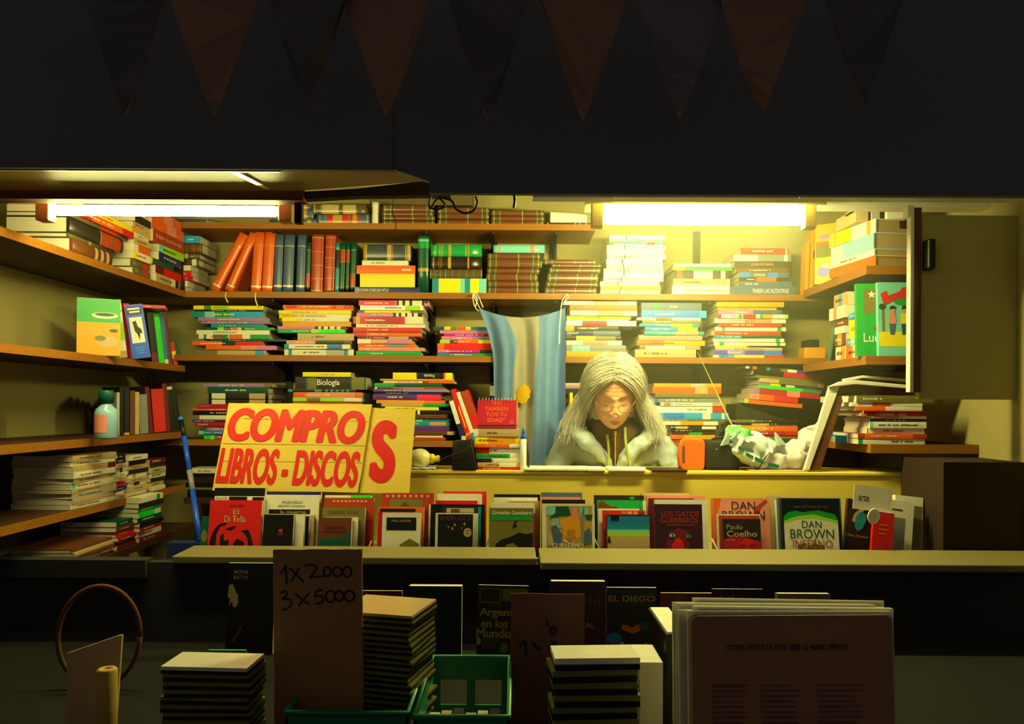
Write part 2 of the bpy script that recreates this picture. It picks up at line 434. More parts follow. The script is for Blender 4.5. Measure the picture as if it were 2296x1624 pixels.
# ------------------------------------------------------------------ back wall uprights with brackets
SH = [PZ(1000, 501.5, YS), PZ(1000, 656.5, YS), PZ(1000, 798.5, YS), PZ(1000, 989, YS)]   # top faces of the four back shelves
SHT = .024
for i, (px, lab) in enumerate(((649, 'dark slotted shelf upright behind the yellow and amber pile, with three brackets'),
        (969, 'dark slotted shelf upright beside the tall green book, with three brackets'), (1108, 'dark slotted shelf upright just left of the mint green book'),
        (1240, 'dark slotted shelf upright behind the low leather pile'), (1561, 'dark slotted shelf upright under the right tube lamp'))):
    x = PX(px, 700, YW-.012)
    r = root('shelf_upright', (x, YW, .9), lab, 'shelf support', 'shelf uprights on the back wall')
    b = MB(); b.box((-.014, -.02, 0), (.014, 0, SH[0]-.9+.03)); b.done('post', mat('dark', .6), r)
    for z in (SH if i < 4 else SH[1:]):
        b = MB(); zz = z-.9-SHT
        b.prism([Vector((-.004, -.02, zz)), Vector((-.004, -.25, zz)), Vector((-.004, -.25, zz-.012)), Vector((-.004, -.05, zz-.045)), Vector((-.004, -.02, zz-.07))], (.008, 0, 0))
        b.done('bracket_arm', mat('dark', .6), r)
# boards of the back wall
names = ['highest orange lit wooden shelf board on the back wall', 'second wooden shelf board on the back wall, the flag hangs from it',
         'third wooden shelf board on the back wall behind the flag', 'fourth dark wooden shelf board on the back wall, behind the person']
xr = [(PX(400, 505, YS), PX(1335, 510, YS)), (-1.57, 1.5), (-1.57, 1.5), (-1.57, 1.5)]
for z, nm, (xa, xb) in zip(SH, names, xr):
    o = slab('wall_shelf', (xa, YS+.004, z-SHT), (xb, YW, z), mat('wood' if z > 1.9 else 'dark_shaded_wood', .5, 'wood')); T(o, nm, 'shelf', 'back wall shelves')  # lower boards take a dark tone for underside shade; front strip stays lit wood
    slab('lit_edge', (xa, YS, z-SHT), (xb, YS+.004, z), mat('wood', .45, 'wood'), parent=o)
zlow = PZ(450, 1117, YS)
T(slab('wall_shelf', (-1.3, YS, zlow-SHT), (-.6, YW, zlow), mat('dark_shaded_wood', .6, 'wood'), .002), 'lowest dark shelf board on the back wall, left behind the painted sign', 'shelf', 'back wall shelves')
# side shelves
LS = [1.949, 1.654, 1.394, 1.186]; 
for z, nm in zip(LS, ('highest wooden shelf board on the left wall under old leather volumes', 'second wooden shelf board on the left wall under the leaning books',
                      'third wooden shelf board on the left wall holding the glass jar', 'fourth wooden shelf board on the left wall under paperbacks')):
    o = T(slab('side_shelf', (-1.57, 1.9, z-SHT), (XL-.004, YS-.002, z), mat('dark_shaded_wood', .6, 'wood')), nm, 'shelf', 'left wall shelves')  # shade of the underside put into the board colour, lit front strip lighter
    slab('lit_edge', (XL-.004, 1.9, z-SHT), (XL, YS-.002, z), mat('wood', .5, 'wood'), parent=o)
T(slab('side_shelf', (-1.57, 2.2, 1.01), (XL+.05, YS-.002, 1.034), mat('dark_shaded_wood', .6, 'wood'), .002), 'lowest dark shelf board on the left wall, down in the shade', 'shelf', 'left wall shelves')
RS = [PZ(1963, 597, 2.6), 1.672, 1.385]
for z, nm in zip(RS, ('upper wooden shelf board on the right wall under the big volumes', 'middle wooden shelf board on the right wall under the children book',
                      'lower dark shelf board on the right wall beyond the bent frame')):
    yf_ = 2.59 if z > 1.5 else 2.55
    o = T(slab('side_shelf', (XR+.004, yf_+.004, z-.028), (1.5, YS-.002, z), mat('dark_shaded_wood', .6, 'wood')), nm, 'shelf', 'right wall shelves')  # same painted shade on the board, lit wood tone on its front strip
    b = MB(); b.box((XR, yf_, z-.028), (XR+.004, YS-.002, z)); b.box((XR+.004, yf_, z-.028), (1.5, yf_+.004, z)); b.done('lit_edge', mat('wood', .5, 'wood'), o)
T(slab('side_shelf', (1.19, 2.62, PZ(1950, 492, 2.62)-.03), (1.5, YS, PZ(1950, 492, 2.62)), mat('dark_shaded_wood', .6, 'wood'), .002), 'short dark shelf board high on the right wall behind the grey boxes', 'shelf', 'right wall shelves')
for z in LS[:3]:
    pass
# ------------------------------------------------------------------ counter
ZD = PZ(1300, 1056, 2.58)          # desk top
ct = root('counter', (0, 2.58, 0), 'cream fronted counter with dark base that the person sits behind', 'counter')
def cpart(nm, lo, hi, m, bevel=0):
    lo = (lo[0], lo[1]-2.58, lo[2]); hi = (hi[0], hi[1]-2.58, hi[2])
    return slab(nm, lo, hi, m, bevel, ct)
xd0, xd1 = PX(560, 1060, 2.58), 1.5
cpart('front_panel', (xd0, 2.58, 1.0), (xd1, 2.60, ZD-.012), mat('panel', .55, 'wall'))
cpart('desk_top', (xd0, 2.575, ZD-.012), (xd1, 2.78, ZD), mat('panel', .45, 'wall'), .003)
ZT = 1.062
cpart('display_floor', (-.9, 2.195, ZT-.03), (1.5, 2.578, ZT), mat('ledge', .7, 'wall'))
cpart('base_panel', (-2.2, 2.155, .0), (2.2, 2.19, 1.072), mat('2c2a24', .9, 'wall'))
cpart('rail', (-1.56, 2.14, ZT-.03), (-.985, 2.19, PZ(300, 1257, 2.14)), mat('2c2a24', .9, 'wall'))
for (xa, xb, yf, ya, yfr, nm) in ((385, 1203, 2.14, 1225, 1250, 'left pale ledge board in front of the displayed books'), (1212, 2500, 2.12, 1231, 1264, 'right pale ledge board, running on to the edge of the stall')):
    xm = 800 if xa < 1000 else 1600
    z = PZ(xm, yfr, yf)
    x0 = PX(xa, yfr, yf); x1 = min(1.5, PX(xb, yfr, yf))
    yb = 2.29
    m = MB()
    zb = PZ(xm, ya, yb)
    m.prism([Vector((x0, yf, z)), Vector((x0, yb, zb)), Vector((x0, yb, ZT)), Vector((x0, yf, z-.02))], (x1-x0, 0, 0))
    o = m.done('ledge_board', mat('ledge', .5, 'wall'), bevel=.003); T(o, nm, 'ledge', 'ledge boards of the counter')

# ------------------------------------------------------------------ tube lamps (they light the stall)
def tube_lamp(xa, xb, py, Y, rad, lab, refl):
    z = PZ((xa+xb)/2, py, Y); x0, x1 = PX(xa, py, Y), PX(xb, py, Y)
    r = root('tube_lamp', ((x0+x1)/2, Y, z), lab, 'lamp', 'fluorescent tubes')
    h = (x1-x0)/2
    b = MB(); b.lathe([(0, -h), (rad*.7, -h), (rad, -h+.012), (rad, h-.012), (rad*.7, h), (0, h)], n=20, M=Matrix.Rotation(PI/2, 3, 'Y'))
    b.done('tube', mat('white', 1.0 if refl else .6, 'lamp'), r)
    for s in (-1, 1):
        b = MB(); b.box((s*h+min(0, s*.035), -.018, -.03), (s*h+max(0, s*.035), .018, .045), M=None)
        b.done('lampholder', mat('tan', .5), r, bevel=.003)
    if refl:
        b = MB(); b.prism([Vector((-h-.05, -.055, .034)), Vector((-h-.05, -.03, .058)), Vector((-h-.05, .05, .058)), Vector((-h-.05, .07, .034)), Vector((-h-.05, .06, .03)), Vector((-h-.05, .045, .046)), Vector((-h-.05, -.028, .046)), Vector((-h-.05, -.05, .03))], (2*h+.1, 0, 0))
        b.done('reflector', mat('a89c40', .4), r)
        for s in (-1, 1):
            b = MB(); b.tube([(s*h*.7, .02, .056), (s*h*.7, .02, 2.56-z)], .004, 8); b.done('hanger', mat('metal', .5), r)
    else:
        b = MB(); b.box((-h-.04, -.02, .045), (h+.045, .02, .052)); b.done('batten', mat('tan', .5), r)
    return r
tube_lamp(118, 628, 473, 2.05, .0135, 'bright bare tube lamp above the left wall shelves', False)
tube_lamp(1352, 1800, 490, 2.36, .019, 'bright tube lamp with reflector above the person', True)

# ------------------------------------------------------------------ bunting under the awning
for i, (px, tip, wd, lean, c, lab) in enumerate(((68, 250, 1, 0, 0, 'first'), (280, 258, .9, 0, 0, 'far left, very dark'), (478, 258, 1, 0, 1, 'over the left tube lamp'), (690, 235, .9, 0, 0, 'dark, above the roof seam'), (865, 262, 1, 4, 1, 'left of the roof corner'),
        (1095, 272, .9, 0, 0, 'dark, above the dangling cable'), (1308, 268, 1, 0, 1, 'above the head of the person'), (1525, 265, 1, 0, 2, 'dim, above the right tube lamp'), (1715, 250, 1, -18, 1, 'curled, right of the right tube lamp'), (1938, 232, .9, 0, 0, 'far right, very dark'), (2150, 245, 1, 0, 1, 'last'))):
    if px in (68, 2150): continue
    Y = 1.45
    top = -25
    b = MB(); n = 8; L_, R_ = [], []
    for k in range(n+1):
        t = k/n
        y = tip+(top-tip)*t
        hw = 104*wd*(t**.86)
        cx = px+lean*t*0+(0 if not lean else lean*.9*t*(1-t)*2)
        dy = .012*math.sin(t*5+i)
        L_.append(P(cx-hw, y, Y+dy)); R_.append(P(cx+hw, y, Y-dy))
    pts = L_+R_[::-1][:-1]
    b.prism(pts, (0, .003, 0))
    pos = {280: 'first from the left, barely visible', 478: 'second from the left, brown', 690: 'third from the left, barely visible', 865: 'fourth from the left, brown',
           1095: 'fifth from the left, barely visible', 1308: 'brown, straight above the seated person', 1525: 'dim grey, between two brown ones', 1715: 'brown, slightly bent, above the right tube lamp', 1938: 'dim, at the right end of the row'}[px]
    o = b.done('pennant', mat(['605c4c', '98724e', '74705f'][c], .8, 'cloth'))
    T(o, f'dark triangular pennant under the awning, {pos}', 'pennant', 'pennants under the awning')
b = MB(); b.tube([P(-200, -26, 1.45), P(1148, -22, 1.45), P(2500, -26, 1.45)], .003, 6)
T(b.done('bunting_cord', mat('dark', .8)), 'thin dark cord that the row of pennants hangs from', 'cord')

# dangling cables
def cable(pts, rad, lab, Ys, col='black'):
    b = MB(); b.tube([P(x, y, Y) for (x, y), Y in zip(pts, Ys if hasattr(Ys, '__len__') else [Ys]*len(pts))], rad, 6)
    return T(b.done('cable', mat(col, .5)), lab, 'cable', 'loose cables under the roof')
def smooth(pts, k=6):
    out = []
    for i in range(len(pts)-1):
        p0, p1, p2, p3 = pts[max(0, i-1)], pts[i], pts[i+1], pts[min(len(pts)-1, i+2)]
        for j in range(k):
            t = j/k
            out.append(tuple(.5*((2*b)+(-a+c)*t+(2*a-5*b+4*c-d)*t*t+(-a+3*b-3*c+d)*t**3) for a, b, c, d in zip(p0, p1, p2, p3)))
    out.append(tuple(pts[-1])); return out
cable(smooth([(834, 432), (830, 448), (834, 468), (832, 500)]), .0012, 'thin dark wire hanging in front of the upright cream volume', 2.0)
cable(smooth([(886, 430), (882, 452), (880, 475), (886, 492), (888, 508), (885, 516)]), .0012, 'thin dark wire hanging down across the highest shelf edge', 2.0)
cable(smooth([(968, 436), (962, 455), (966, 468), (975, 452), (985, 445), (998, 462), (978, 470), (966, 466)]), .0025, 'tangled black cable knot at the end of the dark bar', 1.96)
cable(smooth([(985, 442), (1012, 450), (1022, 468), (1042, 478), (1062, 472), (1070, 455), (1066, 440)]), .003, 'black cable hanging in a loop before leather volumes', 1.96)
cable(smooth([(1153, 428), (1153, 437), (1154, 452), (1152, 466)]), .003, 'short black cable end hanging beside the loop', 1.755)

# folding door at the right edge and the bent frame leaning on the desk
d = root('folding_door', (PX(2050, 880, 2.35), 2.35, PZ(2050, 880, 2.35)), 'yellowish folded shop door with dark handle at the right wall shelves', 'door')
hh = PZ(2050, 465, 2.35)-PZ(2050, 880, 2.35)
def bar(name, x0, x1, y0, y1, z0, z1, m):
    b = MB(); b.box((x0, y0, z0), (x1, y1, z1)); return b.done(name, m, d, bevel=.002)
k = 2.35/F
bar('edge_strip', -12*k, -3*k, -.004, .02, 0, hh, mat('cream', .5))
bar('stile', -3*k, 15*k, 0, .03, 0, hh, mat('brown', .6, 'wood'))
bar('panel', 15*k, 1.5-PX(2050, 880, 2.35), .01, .03, -.02, hh-.02, mat('wall', .6, 'wall'))
b = MB(); b.box((19*k, -.03, hh*.74-.045), (36*k, .01, hh*.74+.045)); b.done('handle', mat('black', .4), d, bevel=.006)
bar('corner_cap', -20*k, -6*k, -.008, .022, hh-.03, hh+.004, mat('cream', .5))
f = root('window_frame', P(1825, 1055, 2.60), 'pale bent frame leaning up from the desk beside the plastic bag', 'frame')
f0 = P(1825, 1055, 2.60)
def fbar(name, pts, Y, d, m):
    b = MB(); b.prism([P(x, y, Y)-f0 for x, y in pts], (0, d, 0)); return b.done(name, m, f, bevel=.002)
fbar('side_bar', [(1803, 1055), (1860, 868), (1885, 862), (1815, 1055)], 2.585, .015, mat('cream', .5))
fbar('side_rebate', [(1815, 1054.5), (1883, 866), (1890, 900), (1840, 1054.5)], 2.59, .03, mat('brown', .6, 'wood'))
fbar('top_bar', [(1858, 868), (1885, 856), (1922, 853), (2062, 866), (2062, 880), (2052, 880), (2050, 873), (1918, 862), (1884, 866)], 2.575, .02, mat('cream', .5))
fbar('top_rebate', [(1884, 867), (1918, 863), (2050, 874), (2050, 890), (1918, 878), (1880, 880)], 2.59, .03, mat('brown', .6, 'wood'))
fbar('rear_bar', [(1892, 850), (1935, 842), (2040, 850), (2040, 857), (1936, 848), (1894, 858)], 2.66, .02, mat('cream', .5))

S(slab('shade_board', (PX(2064, 1100, 2.45), 2.32, ZT), (1.5, 2.572, 1.345), mat('darkbrown', .8, 'wall')))  # dark board added to fill the counter's right end with shade
# ------------------------------------------------------------------ back wall, highest shelf
S1 = SH[0]; Yb = YS+.03
stack('behind the left tube lamp', 'R1', Yb, S1, [(880, 1330, 640, 'slate gold:.85-.88'),], 695, W=.2, rnd_sp=True)
stack('pile at left lamp end', 'R2', Yb, S1, [(112, 246, 470, 'slate gold:.3-.6', dict(d='short thick slate volume with gold ornament')), (112, 262, 535, 'slate gold:.25-.5', dict(d='short slate volume with two gold ornaments')), (-230, 298, 642, 'slate gold:.8-.88', dict(d='long slate grey volume'))], 702, W=.17, rnd_sp=True)
stack('glossy pair right of left lamp', 'R2', Yb, S1, [(245, 850, 470, 'leather gold:.04-.06 gold:.17-.19 tan:.2-.5 gold:.57-.6 tan:.6-.8 gold:.8-.82'), (302, 890, 582, 'greyleather')], 702, W=.2, rnd_sp=True)
def upright(reg, x0, x1, yt, yb, Y, zb, spec, label, group=None, lean=0, W=.17, rs=False, yaw=0, hard=None, pages='paper', hidden=0, tilt=0):
    """standing book, spine to the viewer; x0..x1 are the pixel edges of the spine at its foot"""
    pa, py = Z2P(reg, x0, yb); pb, _ = Z2P(reg, x1, yb); _, pt = Z2P(reg, x0, yt)
    Th = (PX(pb, py, Y)-PX(pa, py, Y))*math.cos(lean)
    L = (PZ(pa, pt, Y)-(zb if zb is not None else PZ(pa, py, Y)))/max(.5, math.cos(lean)); zz = zb if zb is not None else PZ(pa, py, Y)
    B = Bup(lean, yaw, tilt)
    up = B @ Vector((1, 0, 0)); th = B @ Vector((0, 0, 1))
    o = Vector((PX(pb, py, Y), Y, zz)) + up*(L/2)
    if lean < 0: o = Vector((PX(pa, py, Y), Y, zz)) - th*Th + up*(L/2)
    return book(label, group, L, W, Th*.97, spec, o, B, hard if hard is not None else rs, rs, pages), L, Th*.97
upright('R2', 912, 985, 465, 702, Yb, S1, 'cream tan:.05-.08 tan:.9-.93', 'upright glossy cream volume between two leather piles on highest shelf', rs=True)
stack('pile behind the thin wires', 'R2', Yb, S1, [(1035, 1610, 470, 'leather'), (1030, 1605, 552, 'leather'), (1030, 1620, 600, 'leather'), (1030, 1620, 648, 'leather')], 702, W=.2, rnd_sp=True)
stack('pile behind the cable loop', 'R2', Yb, S1, [(1652, 2230, 492, 'leather'), (1655, 2230, 565, 'leather'), (1650, 2230, 632, 'leather')], 702, W=.2, rnd_sp=True)
stack('pile right of cable loop', 'R3', Yb, S1, [(108, 700, 312, 'leather'), (108, 705, 378, 'leather'), (105, 700, 432, 'leather')], 492, W=.2, rnd_sp=True)
stack('dark volume with gold dots under the cream box', 'R3', Yb, S1, [(712, 1240, 450, 'darkbrown gold:.04-.07 gold:.62-.65 gold:.72-.75 gold:.85-.88', dict(d='flat'))], 492, W=.2, rnd_sp=True)
zc_ = S1+(492-450)*Yb/F/4.991
b = MB(); b.prism([P(*Z2P('R3', *q), Yb+.01) for q in ((768, 440), (768, 322), (1030, 338), (1178, 352), (1183, 440))], (0, .12, 0))
bx = b.done('card_box', mat('cream', .6), bevel=.002); bx.location.z += zc_-PZ(*Z2P('R3', 768, 440), Yb+.01)+.001
T(bx, 'open cream cardboard box on the dark volume left of right tube lamp', 'box')

# ------------------------------------------------------------------ second shelf
S2 = SH[1]; Yb = YS+.028
G = 'upright volumes on the second shelf'
for (x0, x1, yt, lean, lab) in ((1268, 1388, 838, 27.5, 'orange volume leaning farthest, at the left end of second shelf'), (1440, 1545, 825, 23.3, 'orange volume leaning, second from the left on second shelf')):
    o, L, Th = upright('R1', x0, x1, yt, 1470, Yb, S2, 'orange gold:.15-.16 cream:.08-.1 gold:.78-.79', lab, 'orange volumes on the second shelf', R(lean), .16, True)
for (x0, x1, lean, lab) in ((1745, 1862, 3.5, 'orange volume nearly upright, right of the two leaning ones'), (1868, 1992, 3.0, 'orange volume nearly upright, touching the slate blue volumes')):
    o, L, Th = upright('R1', x0, x1, 803, 1472, Yb, S2, 'orange gold:.2-.21 gold:.78-.79 cream:.08-.11', lab, 'orange volumes on the second shelf', R(lean), .16, True)
for (x, y0_, y1_, lab) in ((1480, 1475, 1592, 'pale ribbon hanging below the second leaning orange volume'), (1815, 1475, 1640, 'pale ribbon hanging below the third orange volume')):
    b = MB(); pts = smooth([Z2P('R1', x, y0_), Z2P('R1', x-4, (y0_+y1_)/2), Z2P('R1', x+24, y1_)], 5)
    b.tube([P(a, c, YS-.006) for a, c in pts], .0028, 6, squash=.3); T(b.done('ribbon', mat('yellow', .5)), lab, 'ribbon', 'bookmark ribbons')
for (x0, x1, lab) in ((2000, 2098, 'slate blue volume with silver line, next to the orange ones'), (2103, 2222, 'slate blue volume, middle of the three slate ones')):
    upright('R1', x0, x1, 830, 1475, Yb, S2, 'slate cream:.8-.808 cream:.1-.13', lab, 'slate volumes on the second shelf', R(2), .16, True)
upright('R2', 58, 160, 830, 1475, Yb, S2, 'slate cream:.8-.808 cream:.1-.13', 'slate blue volume, next to the small black labelled book', 'slate volumes on the second shelf', R(1.5), .16, True)
for (x0, x1, yt, sp, lab, ln) in ((163, 218, 920, 'greenlabel2', 'slim black green book squeezed between slate and rust volumes', 1.5), (222, 362, 830, 'brownleather', 'thick rust leather volume with gold bands, left one of two', 1.2),
      (370, 492, 830, 'rust gold:.06-.065 gold:.25-.26 gold:.43-.44 gold:.6-.61 gold:.78-.79 gold:.95-.96', 'thick rust leather volume with gold bands, right one of two', 1.5), (496, 545, 920, 'teal gold:.1-.12 black:.5-.85 gold:.88-.9', 'slim teal book with black label beside rust volumes', 1),
      (538, 607, 920, 'greenlabel', 'dark green book with rust label, first of the trio', 1.6), (613, 655, 922, 'greenlabel', 'slim dark green book, middle of the trio', 1.4), (660, 726, 920, 'greenlabel2', 'dark green book with high rust label, last of the trio', 1.4)):
    upright('R2', x0, x1, yt, 1478, Yb, S2, sp, lab, G, R(ln), .15, True)
stack('pile left of tall green book', 'R2', Yb, S2, [(820, 1355, 922, 'navygold', dict(rs=1)), (808, 1320, 1108, 'cream', dict(d='cream paper block', p='cream')), (745, 1400, 1163, 'orange', dict(t=(None, 'cream', .78, .93, .25))), (783, 1395, 1260, 'yellow', dict(ink=0)), (725, 1457, 1410, 'navy lavender:0-.06', dict(t=('ATLAS HISTORICO MUNDIAL', 'cream', .04, .52, .5), flip=1))], 1478, W=.2)
upright('R2', 1425, 1550, 838, 1478, Yb, S2, 'dkgreen gold:.38-.44 green:.78-.95 mint:.9-.93', 'tall upright dark green book with gold emblem, second shelf', G, 0, .17, True)
stack('pile right of tall green book', 'R2', Yb, S2, [(1575, 2148, 922, 'green gold:.08-.1 gold:.17-.18 gold:.2-.21 gold:.23-.24 gold:.35-.4 gold:.68-.7 gold:.73-.75', dict(rs=1)), (1572, 2150, 1060, 'darkbrown gold:.05-.07 gold:.16-.165 gold:.19-.195 gold:.22-.225 gold:.34-.4 gold:.72-.75', dict(rs=1)), (1565, 2152, 1196, 'oliveleather', dict(rs=1)),
   (1592, 2200, 1308, 'yellow teal:0-.12 yellow:.12-.52 mint:.52-.6 teal:.6-.7 yellow:.7-.86 mint:.86-1', dict(d='thick yellow and teal illustrated book', ink=0))], 1478, W=.18)
stack('pile topped by mint book', 'R3', Yb, S2, [(130, 705, 722, 'mint salmon:.1-.14 salmon:.72-.8', dict(d='mint green book')), (65, 660, 815, 'leather'), (65, 660, 882, 'leather'), (60, 650, 980, 'leather'), (50, 630, 1045, 'leather'), (62, 642, 1130, 'leather'), (60, 640, 1200, 'leather')], 1276, W=.19, rnd_sp=True)
stack('low pile left of cream pile', 'R3', Yb, S2, [(690, 1290, 880, 'leather'), (778, 1345, 938, 'leather'), (752, 1335, 974, 'leather'), (735, 1310, 1036, 'leather'), (718, 1305, 1138, 'leather'), (705, 1292, 1195, 'leather')], 1276, W=.19, rnd_sp=True)
cr = 'cream dark:.29-.31'
stack('tall cream pile below lamp', 'R3', Yb, S2, [(1428, 2050, 606, 'white dark:.3-.32', dict(ink=0)), (1428, 2032, 658, 'grey green:.5-.6'), (1426, 2030, 688, 'blue green:0-.1 hotpink:.7-.85'), (1402, 2062, 718, cr, dict(d='cream paperback')), (1400, 2045, 774, 'white', dict(d='white paperback', ink=0)),
   (1404, 2066, 828, cr, dict(d='cream paperback')), (1394, 2026, 880, 'white dark:.27-.3', dict(d='white paperback', ink=0)), (1396, 2028, 930, cr, dict(d='cream paperback')), (1366, 2032, 982, 'cream dark:.33-.35', dict(d='yellowish paperback')), (1366, 2036, 1032, 'white dark:.33-.35', dict(d='white paperback', ink=0)), (1362, 2034, 1080, cr, dict(d='cream paperback')),
   (1325, 1992, 1130, cr, dict(d='cream paperback')), (1332, 2002, 1182, 'yellow dark:.33-.35', dict(d='yellow paperback', ink=0)), (1328, 2000, 1230, 'cream dark:.31-.33', dict(d='cream paperback'))], 1278, W=.17)
stack('short pile right of cream pile', 'E', Yb, S2, [(1511, 1640, 587, 'cream'), (1508, 1642, 595, 'green lime:0-.2'), (1512, 1635, 603, 'darkbrown rust:.05-.15 cream:.35-.7 cream:.85-.93', dict(ink=0)), (1509, 1637, 621, 'tan salmon:.6-.95', dict(t=(None, 'dark', .15, .5, .45))), (1507, 1636, 637, 'white', dict(t=(None, 'amber', .2, .95, .4)))], 658, W=.18)
stack('dark pile, second shelf end', 'R4', Yb, S2, [(578, 1022, 622, 'red cream:.93-.96'), (513, 1040, 680, 'grey cream:0-.42 white:.88-.94'), (520, 1052, 742, 'dark', dict(t=('LETRAS DE TANGO', 'salmon', .28, .68, .42))), (535, 1022, 800, 'brown'), (563, 1022, 846, 'slate blue:.0-.22 blue:.58-.78', dict(t=('LETRAS DE', 'cream', .3, .52, .4))), (560, 1020, 890, 'dark orange:.35-.75', dict(t=(None, 'cream', .16, .32, .4))), (560, 1050, 928, 'slate', dict()), (490, 1078, 976, 'slate', dict(t=('PAREN LAS ROTATIVAS', 'cream', .34, .9, .5)))], 1058, W=.19)
for x0, x1, yt, lab in ((1803, 1812, 546, 'thin yellow folder standing at the right end of second shelf, shorter one'), (1814, 1823, 517, 'thin yellow folder standing at the right end of second shelf, taller one')):
    upright('E', x0, x1, yt, 661, YS+.0, S2, 'amber', lab, 'yellow folders', R(2), .05)

# ------------------------------------------------------------------ third shelf
S3 = SH[2]; Yb = YS+.026
stack('leftmost pile, third back shelf', 'R5', Yb, S3, [(1117, 1900, 220, 'yellow green:.15-.25 lime:.3-.5'), (1130, 1892, 264, 'black', dict(t=(None, 'cream', .25, .75, .4))), (1100, 1888, 285, 'skyblue teal:0-.18 mint:.18-.32 green:.32-.55 skyblue:.55-1'), (1170, 1945, 350, 'mauve'), (1200, 1966, 394, 'mauve pink:.1-.3'), (1312, 1910, 420, 'teal'), (1245, 2026, 460, 'dkgreen lime:.18-.27 orange:.37-.48 yellow:.48-.52 green:.56-1'), (1150, 1967, 492, 'cream'), (1173, 1965, 540, 'cream teal:.07-.11 olive:.2-.34 green:.34-.42 orange:.43-.62 cream:.62-.73 green:.73-1'),
   (1300, 2142, 592, 'dkgreen'), (1105, 1892, 615, 'orange dark:.42-.61 red:.61-1'), (1255, 2042, 664, 'orange salmon:.5-.72 pink:.72-1'), (1150, 1930, 712, 'tan olive:.0-.3 skyblue:.84-.97')], 772, W=.2)
stack('yellow amber pile, third shelf', 'R6', Yb, S3, [(120, 900, 240, 'orange red:.05-.2 red:.7-.77 red:.88-1'), (132, 905, 280, 'amber'), (75, 882, 300, 'yellow'), (78, 880, 340, 'cream yellow:0-.2', dict(t=('HISTORIA DE ARGENTINA', 'rust', .04, .66, .45))), (108, 862, 385, 'yellow cream:.3-.95'), (118, 885, 425, 'amber'), (60, 822, 478, 'zebra'), (65, 812, 510, 'green lime:.5-.6 springgreen:.6-1'), (285, 912, 555, 'tan', dict(d='fat tan paper bundle', p='tan')), (160, 882, 635, 'brown tan:0-.07 salmon:.07-.45 dark:.45-.9'), (135, 872, 680, 'cream teal:0-.07 cream:.07-.65 tealblue:.65-.88'), (138, 912, 732, 'cream teal:.06-.11 gray:.6-.86 teal:.86-.92')], 806, W=.2)
stack('pink red pile, third shelf', 'R6', Yb, S3, [(970, 1757, 170, 'pink hotpink:0-.52 dark:.54-.57 cream:.57-.62 dark:.62-.66 cream:.66-.72 dark:.72-.76 cream:.76-.9 dark:.9-.93'), (985, 1692, 232, 'white lime:.72-.95', dict(t=(None, 'dark', .4, .66, .5))), (962, 1692, 285, 'olive yellow:.1-.8'), (945, 1682, 312, 'zebra'), (905, 1692, 355, 'red gold:.04-.1 crimson:.2-.7 red:.7-.74 cream:.74-1', dict(t=(None, 'cream', .18, .48, .32))), (940, 1712, 438, 'cream'), (905, 1667, 478, 'red'), (907, 1665, 530, 'orange red:0-.2'), (955, 1592, 576, 'plum maroon:0-.5 tan:.55-.9'), (955, 1562, 608, 'salmon cream:0-.25 pink:.5-.95'), (960, 1602, 660, 'orange grey:.5-.85'), (965, 1702, 702, 'salmon'), (940, 1667, 742, 'green', dict(t=(None, 'cream', .22, .4, .4)))], 797, W=.2)
stack('pile half behind blue flag', 'R7', Yb, S3, [(58, 830, 494, 'yellow dkgreen:0-.16 yellow:.16-.25 green:.25-.33 orange:.33-.47 yellow:.47-.54 teal:.54-1'), (130, 830, 531, 'pink'), (175, 860, 570, 'magenta orange:.6-.65 purple:.66-1'), (148, 830, 601, 'mauve pink:0-.5'), (130, 850, 641, 'orange lime:.0-.15 brown:.16-.28 orange:.3-.55 yellow:.6-.8'), (103, 860, 680, 'orange red:.1-.95'), (105, 820, 752, 'magenta pink:0-.18 magenta:.18-.66 dark:.66-1'), (103, 850, 785, 'teal tealblue:.1-.5 green:.5-1')], 826, W=.2)
stack('pile right of blue flag', 'R7', Yb, S3, [(1520, 2335, 170, 'cream salmon:.4-.75', dict(ink=0)), (1585, 2340, 222, 'orange'), (1588, 2340, 286, 'cream salmon:.42-.79', dict(ink=0)), (1550, 2270, 342, 'lime yellow:0-.4'), (1550, 2245, 380, 'mint'), (1545, 2330, 398, 'white red:.23-.58', dict(ink=0)), (1532, 2132, 456, 'dark amber:0-.17', dict(t=('QUÍMICA BÁSICA', 'cream', .24, .62, .5), flip=1)), (1545, 2152, 512, 'slate navy:.1-.5', dict(t=('MATEMÁTICA', 'cream', .02, .22, .42), flip=1)), (1545, 2160, 566, 'darkbrown lime:.18-.53 olive:.53-.9', dict(ink=0)), (1545, 2170, 618, 'cream salmon:.3-.74', dict(ink=0)), (1545, 2212, 670, 'grey mint:.1-.4'), (1545, 2232, 736, 'amber', dict(ink=0))], 806, W=.2)
stack('blue topped pile above person', 'R8', Yb, S3, [(290, 965, 220, 'slate green:.22-.3', dict(t=(None, 'cream', .48, .6, .4))), (292, 1020, 308, 'skyblue blue:.1-.9'), (240, 957, 388, 'cream olive:.3-.55'), (300, 960, 418, 'olive'), (270, 942, 455, 'tealblue lime:.52-.88'), (330, 922, 492, 'slate tealblue:0-.6 lime:.62-1'), (325, 992, 543, 'teal salmon:.53-.9'), (260, 972, 582, 'salmon'), (240, 1002, 640, 'amber orange:0-.4'), (270, 946, 700, 'olive cream:.1-.75 salmon:.76-1'), (218, 902, 742, 'tan', dict())], 835, W=.2)
